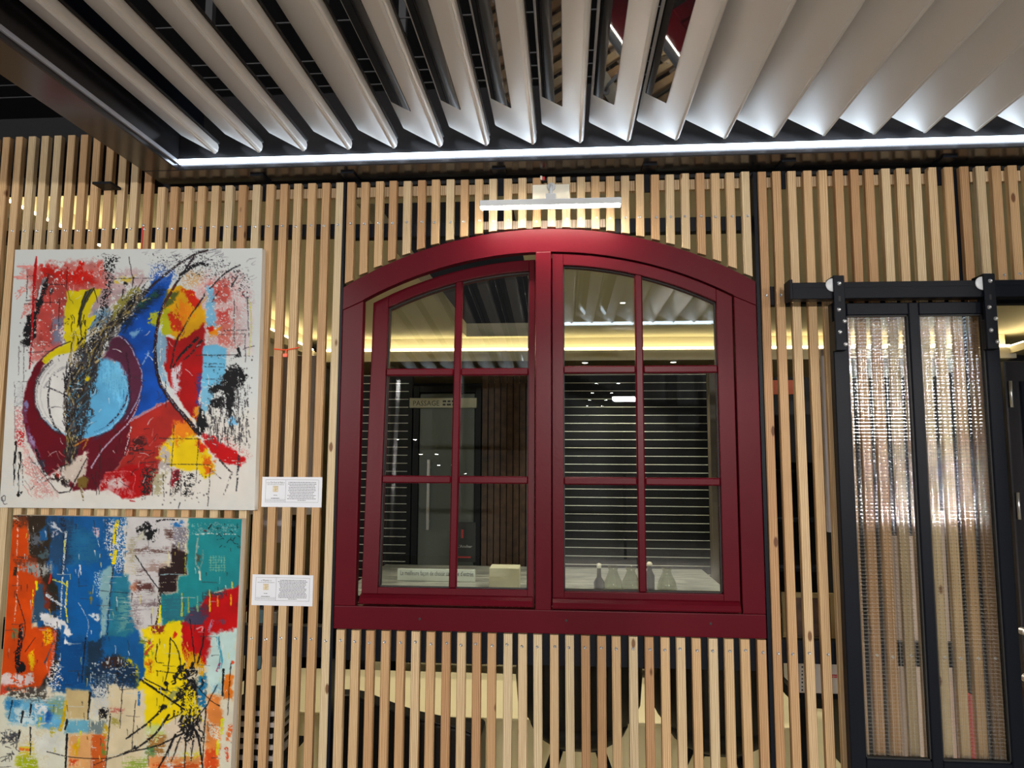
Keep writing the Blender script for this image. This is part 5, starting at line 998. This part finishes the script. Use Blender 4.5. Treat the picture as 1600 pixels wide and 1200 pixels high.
MB().box((x0 + .045, PY - .0308, z0 + .60 * (z1 - z0)), (x0 + .062, PY - .0302, z0 + .82 * (z1 - z0))).box((x0 + .01, PY - .0308, z0 + .10 * (z1 - z0)), (x0 + .12, PY - .0302, z0 + .14 * (z1 - z0))).build('red_emblem', 'poster_red', ps)
# brown panels right of the door
x0, x1, z0, z1 = rectY(754, 600, 842, 880, PY)
cp = empty('corten_panel', ((x0 + x1) / 2, PY, 0), 'rust brown upright panel boards between the sample door and the fence', 'panel')
n = 9
for k in range(n):
    a = x0 + (x1 - x0) * k / n; MB().box((a, PY + .005 * (k % 2), 0), (a + (x1 - x0) / n - .008, PY + .03 + .005 * (k % 2), ztop)).build('upright_board', 'corten', cp)
x0, x1, z0, z1 = rectY(1107, 586, 1128, 880, 2.6)
tag(MB().box((x0, 2.6, 0), (x1, 2.68, ztop)).build('post', 'brown_post', None, .004, origin=((x0 + x1) / 2, 2.64, 0)), 'brown square post at the right edge of the right leaf', 'post')
# big table
tz = .75
xa, ya = WZ(880, 886, tz)
tb = empty('meeting_table', (.0, 2.0, 0), 'long meeting table with a grey streaked top behind the window', 'table')
MB().box((-1.33, 1.97, tz - .035), (.97, ya, tz)).build('table_top', 'marble', tb, .004)
for x, y in ((-1.2, 2.05), (.9, 2.05), (-1.2, 2.8), (.9, 2.8)): MB().box((x - .03, y - .03, 0), (x + .03, y + .03, tz - .036)).build('leg', 'steel', tb, .003)
pd = empty('cream_bench', (.0, 1.6, 0), 'low cream bench running behind the slats below the window', 'bench')
MB().box((-1.78, 1.26, .0), (1.15, 1.93, .285)).build('body', 'cream_floor', pd, .004)
MB().box((-1.79, 1.25, .2855), (1.16, 1.94, .300)).build('top', 'cream_floor', pd, .003)
# sign on the table
Y = WZ(680, 908.5, tz)[1]; x0, x1, z0, z1 = rectY(621, 888.5, 742, 908, Y)
sg = empty('table_sign', ((x0 + x1) / 2, Y, tz), 'pale table sign with French lettering standing before the sample door', 'sign')
MB().box((x0, Y, tz + .001), (x1, Y + .02, z1)).build('board', 'pale_sign', sg, .001)
lettering("La meilleure fa\u00e7on de choisir sa porte d'entr\u00e9e", .042, 'ink', sg, x0 + .018, Y - .0006, z0 + .030, (x1 - x0) * .94)
Y = WZ(780, 924, tz)[1] + .02; x0, x1, z0, z1 = rectY(764, 887, 811, 925, Y)
tag(MB().box((x0, Y, tz + .001), (x1, Y + .14, z1)).build('cream_box', plain('cream_box', (.48, .47, .36), .6, 0, 0, 1, .1, 6), None, .004, origin=((x0 + x1) / 2, Y + .07, tz)), 'square cream box on the table beside the French sign', 'box')
# glassware
def carafe(px, Y, hpx, label):
    x, _ = W(px, 900, Y); r = empty('glass_carafe', (x, Y, tz), label, 'carafe', 'glass carafes on the table')
    _, z1 = W(px, hpx, Y); h = z1 - tz
    MB().lathe([(.004, .001), (.055, .001), (.060, .02), (.052, h * .4), (.030, h * .72), (.026, h * .85), (.034, h), (.031, h), (.023, h * .85), (.026, h * .72), (.048, h * .4), (.055, .02), (.05, .006), (.004, .006)], seg=24).build('body', 'carafe_glass', r, smooth=True, local=True)
carafe(958, 2.05, 884, 'clear glass carafe in the bottom pane, left of the glazing bar'); carafe(986, 2.12, 886, 'clear glass carafe half hidden by the glazing bar'); carafe(1042, 2.1, 886, 'tapered clear glass carafe right of the glazing bar')
x, _ = W(936, 900, 2.03); bt = empty('dark_bottle', (x, 2.03, tz), 'small dark bottle with a pale stopper beside the carafes', 'bottle')
MB().lathe([(.002, .001), (.030, .001), (.032, .06), (.014, .09), (.011, .14), (.002, .141)], seg=18).build('body', 'leather', bt, smooth=True, local=True)
MB().lathe([(.002, .141), (.013, .1415), (.014, .165), (.002, .170)], seg=14).build('stopper', 'lit_gap_stopper', bt, smooth=True, local=True)
x, _ = W(1015, 900, 2.05); bt = empty('dark_bottle', (x, 2.05, tz), 'dark bottle with a round white top just right of the glazing bar', 'bottle')
MB().lathe([(.002, .001), (.028, .001), (.030, .10), (.014, .13), (.012, .155), (.002, .156)], seg=18).build('body', 'leather', bt, smooth=True, local=True)
MB().lathe([(.002, .156), (.016, .157), (.018, .168), (.010, .178), (.002, .180)], seg=14).build('stopper', 'white_plate', bt, smooth=True, local=True)
# chairs
def chair(x, y, label, rz=0.0):
    r = empty('tub_chair', (x, y, 0), label, 'chair', 'dark tub chairs at the table', rz=rz)
    nu, nv = 22, 9; v = []; f = []
    for side in (0, 1):
        for j in range(nv):
            t = j / (nv - 1); z = .40 + .42 * t
            for i in range(nu):
                a = math.radians(-205 + 230 * i / (nu - 1)) + 0 ; a = math.radians(180 + 20 + 140 * (i / (nu - 1) - 0) - 0)
                a = math.radians(160 + 220 * i / (nu - 1))
                R = (.165 + .075 * min(1, t * 2.2)) + .02 * t - side * .018
                drop = (1 - max(0, -math.sin(a))) ; zz = .40 + .42 * t * (1 - .45 * drop ** 1.5)
                v.append((R * 1.02 * math.cos(a), R * .95 * math.sin(a) + .03, zz))
    g = nu * nv
    for j in range(nv - 1):
        for i in range(nu - 1):
            q = (j * nu + i, j * nu + i + 1, (j + 1) * nu + i + 1, (j + 1) * nu + i); f += [q, tuple(g + k for k in reversed(q))]
    for i in range(nu - 1): f += [(i + 1, i, g + i, g + i + 1), ((nv - 1) * nu + i, (nv - 1) * nu + i + 1, g + (nv - 1) * nu + i + 1, g + (nv - 1) * nu + i)]
    for j in range(nv - 1): f += [(j * nu, (j + 1) * nu, g + (j + 1) * nu, g + j * nu), ((j + 1) * nu + nu - 1, j * nu + nu - 1, g + j * nu + nu - 1, g + (j + 1) * nu + nu - 1)]
    MB().poly(v, f).build('back_shell', 'chair_black', r, smooth=True, local=True)
    MB().lathe([(.01, .385), (.15, .385), (.185, .41), (.205, .45), (.19, .475), (.01, .48)], (0, .03, 0), 24).build('seat', 'chair_black', r, smooth=True, local=True)
    MB().box((-.09, -.05, .355), (.09, .11, .384)).build('seat_base', 'steel', r, .004, local=True)
    for sx in (-1, 1):
        for sy in (-1, 1): MB().tube([(sx * .075, .03 + sy * .06, .372), (sx * .20, .03 + sy * .2, 0.008)], [.016, .011], 10).build('leg', 'steel', r, smooth=True, local=True)
xq, _ = W(905, 1100, .72); chair(xq, .80, 'dark tub chair on black splayed legs behind the slats below the window centre')
xq, _ = W(1128, 1100, .72); chair(xq, .80, 'dark tub chair on black splayed legs behind the slats below the right casement')
# black leather armchair, its back to the screen
Y = .34
top = [(505, 1088), (545, 1089), (562, 1092), (590, 1104), (640, 1122), (690, 1133), (722, 1139), (736, 1146), (741, 1160)]
pts = [W(px, py, Y) for px, py in top]
ac = empty('leather_armchair', ((pts[0][0] + pts[-1][0]) / 2, Y + .3, 0), 'black leather armchair with a sloping rounded back behind the lower left slats', 'armchair')
out = [(pts[0][0], .10)] + pts + [(pts[-1][0] + .004, .10)]
MB().prism(out[::-1], Y, Y + .09).build('backrest', 'leather', ac, .012, 3)
MB().tube([(p[0], Y + .004, p[1] + .001) for p in pts], .005, 8).build('piping', 'leather', ac, smooth=True)
MB().box((pts[0][0] + .02, Y + .0905, .18), (pts[-1][0] - .02, Y + .58, .42)).build('seat_cushion', 'leather', ac, .03, 3)
for x in (pts[0][0] + .04, pts[-1][0] - .05):
    MB().box((x, Y + .01, 0), (x + .03, Y + .04, .0995)).build('leg', 'steel', ac); MB().box((x, Y + .52, 0), (x + .03, Y + .55, .18)).build('leg', 'steel', ac)
# left gaps: boards, shelf, books, magazines
Y = .9; x0, x1, z0, z1 = rectY(385, 556, 486, 792, Y)
bd = empty('display_board', ((x0 + x1) / 2, Y, 0), 'taupe display board behind the slats beside the upper painting', 'board')
MB().box((x0, Y, z0), (x1, Y + .03, z1)).build('panel', 'taupe', bd, .002)
MB().box((x0, Y - .01, z0 - .035), (x1, Y + .04, z0 - .001)).build('foot_rail', 'white_box', bd, .002)
MB().box((x0 + .05, Y + .01, 0), (x0 + .09, Y + .03, z0 - .036)).box((x1 - .09, Y + .01, 0), (x1 - .05, Y + .03, z0 - .036)).build('leg', 'steel', bd)
zf = z0 - .0355; x0, x1, z0, z1 = rectY(405, 816, 444, 848, .89)
tag(MB().box((x0, .893, z0), (x1, .905, zf)).build('lavender_card', 'lavender', None, .0, origin=((x0 + x1) / 2, .90, z0)), 'pale lavender sheet showing between slats under the upper caption card', 'sheet')
Y = 2.0; x0, x1, z0, z1 = rectY(370, 935, 518, 1048, Y)
x1 = min(x1, -1.37)
sh = empty('low_shelf', ((x0 + x1) / 2, Y + .15, 0), 'dark low shelf unit behind the slats left of the window', 'shelf')
for z in (.02, z0 - .03, (z0 + z1) / 2 - .02, z1): MB().box((x0, Y, z), (x1, Y + .3, z + .02)).build('shelf_board', 'anthracite', sh)
for x in (x0 - .02, x1): MB().box((x, Y, 0), (x + .02, Y + .3, z1 + .02)).build('side', 'anthracite', sh)
MB().box((x0, Y + .3, 0), (x1, Y + .31, z1 + .02)).build('back', 'hall_dark', sh)
bc = [(.35, .06, .05), (.4, .38, .3), (.1, .2, .3), (.5, .3, .2), (.15, .15, .16), (.3, .33, .2), (.45, .42, .4)]
words = ['red', 'cream', 'blue', 'tan', 'grey', 'green', 'white']; shelfs = [(z0 - .0095, 'lower'), ((z0 + z1) / 2 + .0005, 'upper')]
for zi, nm in shelfs:
    x = x0 + .02; k = 0
    while x < x1 - .05 and k < 7:
        w = .026 + .012 * ((k * 7) % 3); h = min(.20, (z1 - z0) / 2 - .06) - .012 * ((k * 5) % 3)
        bk = empty('book', (x + w / 2, Y + .1, zi), words[k] + ' book on the ' + nm + ' board of the low shelf', 'book', 'books on the low shelf')
        MB().box((x, Y + .02, zi + .0005), (x + w, Y + .17, zi + h)).build('cover', plain(words[k] + '_cover', bc[k], .5), bk, .001)
        MB().box((x + .003, Y + .03, zi + h + .0002), (x + w - .003, Y + .168, zi + h + .002)).build('page_block', 'white_box', bk)
        x += w + .006 + .012 * ((k * 3) % 2); k += 1
Y = .30; x0, x1, z0, z1 = rectY(352, 1100, 428, 1190, Y)
n = 10
for k in range(n):
    zz = z0 + (z1 - z0) * k / n; th = (z1 - z0) / n - .002
    mg = MB().box((x0 + .004 * ((k * 3) % 4), Y, zz), (x1 - .005 * ((k * 5) % 3), Y + .22, zz + th)).build('magazine', 'white_box' if k % 2 == 0 else 'anthracite', None, .001, origin=((x0 + x1) / 2, Y + .11, zz))
    tag(mg, ('pale' if k % 2 == 0 else 'dark') + ' magazine, ' + ('lowest', 'second from bottom', 'third from bottom', 'fourth from bottom', 'fifth from bottom', 'fifth from top', 'fourth from top', 'third from top', 'second from top', 'topmost')[k] + ' of the stack beside the lower painting', 'magazine', 'magazine stack')
st = empty('stool', ((x0 + x1) / 2, Y + .11, 0), 'small black stool carrying the magazine stack', 'stool')
MB().box((x0 - .02, Y - .02, z0 - .026), (x1 + .02, Y + .24, z0 - .001)).build('seat', 'steel', st, .003)
for a in (x0, x1 - .025):
    for c in (Y, Y + .195): MB().box((a, c, 0), (a + .025, c + .025, z0 - .0265)).build('leg', 'steel', st)
# right gaps and behind the sliding door
Y = 2.4; x0, x1, z0, z1 = rectY(1196, 594, 1246, 616, Y)
dsp = empty('display_stand', ((x0 + x1) / 2 + .5, Y + .1, 0), 'dark display stand with an orange header right of the window', 'stand')
MB().box((x0, Y, z0), (x1, Y + .02, z1)).build('header', 'orange_panel', dsp)
MB().box((x0 - .02, Y + .02, 0), (x0 + 1.3, Y + .06, z1 + .02)).build('back_panel', 'anthracite', dsp)
for k in range(4): MB().box((x0 + .01, Y - .12, .55 + k * .3), (x0 + 1.2, Y + .0195, .57 + k * .3)).build('shelf', 'steel', dsp)
Y = .55; x0, x1, z0, z1 = rectY(1283, 545, 1308, 832, Y)
hb = empty('hanging_banner', ((x0 + x1) / 2, Y + .01, z0), 'pale upright banner strip hanging behind the slats beside the sliding door', 'banner')
MB().box((x0, Y, z0), (x1 + .05, Y + .02, z1)).build('sheet', 'lavender', hb, .001)
MB().box((x0 + .04, Y + .008, z1 + .0003), (x0 + .043, Y + .011, CZ - .0005)).build('cord', 'steel', hb)
Y = .75; x0, x1, z0, z1 = rectY(1247, 1031, 1322, 1085, Y)
bx = empty('flag_box', ((x0 + x1) / 2, Y + .1, z0), 'pale cardboard box with a small red flag mark behind the slats by the door', 'box')
MB().box((x0, Y, z0), (x1, Y + .2, z1)).build('carton', 'white_box', bx, .003)
fx, fz = W(1303.5, 1056.5, Y); MB().box((fx - .010, Y - .0008, fz - .006), (fx - .003, Y - .0002, fz - .0012)).box((fx - .0012, Y - .0008, fz - .006), (fx + .013, Y - .0002, fz - .0012)).box((fx - .010, Y - .0008, fz + .0012), (fx - .003, Y - .0002, fz + .006)).box((fx - .0012, Y - .0008, fz + .0012), (fx + .013, Y - .0002, fz + .006)).build('flag_mark', 'flag_red', bx)
b = MB()
for k in range(7): hx, hz = W(1253.5, 1042 + k * 6, Y); b.box((hx - .003, Y - .0008, hz - .004), (hx + .003, Y - .0002, hz + .003 - .002 * (k % 2)))
b.build('side_print', 'ink', bx)
st = empty('plinth', ((x0 + x1) / 2, Y + .1, 0), 'dark plinth leg carrying the pale flag box', 'plinth')
MB().box(((x0 + x1) / 2 - .07, Y + .06, 0), ((x0 + x1) / 2 - .02, Y + .11, z0 - .021)).build('stem', 'steel', st); MB().box((x0, Y, z0 - .02), (x1, Y + .2, z0 - .001)).build('top', 'steel', st)
Y = 1.02; x0, x1, z0, z1 = rectY(1222, 926, 1306, 1004, Y)
gf = empty('gilt_picture', ((x0 + x1) / 2, Y, z0), 'dark picture with gilt edges behind the slats beside the window foot', 'picture')
MB().box((x0 + .02, Y, z0 + .02), (x1 - .02, Y + .01, z1 - .02)).build('picture', 'corten', gf)
b = MB().box((x0, Y - .005, z0), (x1, Y + .015, z0 + .0195)).box((x0, Y - .005, z1 - .0195), (x1, Y + .015, z1)).box((x0, Y - .005, z0 + .0195), (x0 + .0195, Y + .015, z1 - .0195)).box((x1 - .0195, Y - .005, z0 + .0195), (x1, Y + .015, z1 - .0195)).build('frame', plain('dull_gilt', (.25, .19, .09), .35, .6), gf)
st = empty('easel', ((x0 + x1) / 2, Y + .05, 0), 'low black easel holding the gilt picture', 'easel')
MB().box((x0 + .03, Y + .017, 0), (x0 + .05, Y + .035, z1 - .04)).build('leg', 'steel', st); MB().box((x1 - .05, Y + .017, 0), (x1 - .03, Y + .035, z1 - .04)).build('leg', 'steel', st); MB().box((x0, Y - .008, z0 - .02), (x1, Y + .05, z0 - .001)).build('ledge', 'steel', st)
Y = .65; x0, x1, z0, z1 = rectY(1385, 838, 1450, 1005, Y)
tag(MB().prism([(x0 + .02, 0), (x1, 0), (x1, z1), (x0 + .012, z1), (x0, z1 - .2)], Y, Y + .02).build('peach_board', 'peach', None, .001, origin=((x0 + x1) / 2, Y + .01, 0)), 'peach board standing behind the left panel of the sliding door', 'board')
x0, x1, z0, z1 = rectY(1466, 800, 1486, 1010, Y)
tag(MB().prism([(x0, 0), (x1, 0), (x1, z1), (x0, z1)], Y, Y + .02).build('peach_board', 'peach', None, .001, origin=((x0 + x1) / 2, Y + .01, 0)), 'narrow peach board standing behind the right panel of the sliding door', 'board')
x0, x1, z0, z1 = rectY(1502, 1085, 1522, 1135, Y)
tag(MB().box((x0, Y, 0), (x1, Y + .05, z1)).build('red_panel', 'poster_red', None, .002, origin=((x0 + x1) / 2, Y + .02, 0)), 'narrow red panel glimpsed through the right panel of the sliding door', 'panel')
Y = 1.3; x0, x1, z0, z1 = rectY(1330, 690, 1560, 1190, Y)
cb = empty('dark_cabinet', ((x0 + x1) / 2, Y + .2, 0), 'dark cabinet standing behind the reeded sliding door', 'cabinet')
MB().box((x0, Y + .0205, 0), (x1, Y + .4, z1 - .05)).build('body', 'anthracite', cb, .003)
for k in range(2): MB().box((x0 + .01 + k * (x1 - x0) / 2, Y, .05), (x0 + (k + 1) * (x1 - x0) / 2 - .01, Y + .02, z1 - .07)).build('cabinet_door', 'anthracite', cb, .002)
# dark door leaf seen in the doorway, ajar
Y = .55; x0, zt = W(1569, 563, Y)
dk = empty('dark_door', (x0, Y, 0), 'black door leaf standing ajar at the right edge with a lever handle', 'door')
dk.rotation_euler.z = math.radians(16)
MB().box((0, 0, 0), (.85, .05, zt)).build('leaf', 'gloss_black', dk, .004, local=True)
MB().box((.06, -.010, .15), (.09, -.0005, zt - .08)).box((.72, -.010, .15), (.75, -.0005, zt - .08)).box((.0905, -.010, zt - .11), (.7195, -.0005, zt - .08)).build('moulding', 'steel', dk, local=True)
for z in (zt - .13, zt - .55, .4): MB().tube([(.012, -.008, z - .05), (.012, -.008, z + .05)], .006, 10).build('hinge', 'zinc', dk, smooth=True, local=True)
hx = W(1589, 985, Y)[0] - x0; hz = W(1589, 985, Y)[1]; h2 = W(1594, 1058, Y)[1]
for z in (hz, h2): MB().lathe([(.004, -.001), (.014, -.001), (.014, -.02), (.006, -.024)], (hx + .012, -.0, z), 14, 'y').build('rosette', 'zinc', dk, local=True)
MB().tube([(hx + .012, -.024, hz), (hx + .02, -.05, hz - .02), (hx + .06, -.055, hz - .04), (hx + .10, -.052, (hz + h2) / 2), (hx + .06, -.055, h2 + .03), (hx + .012, -.024, h2)], .008, 10).build('handle', 'steel', dk, smooth=True, local=True)
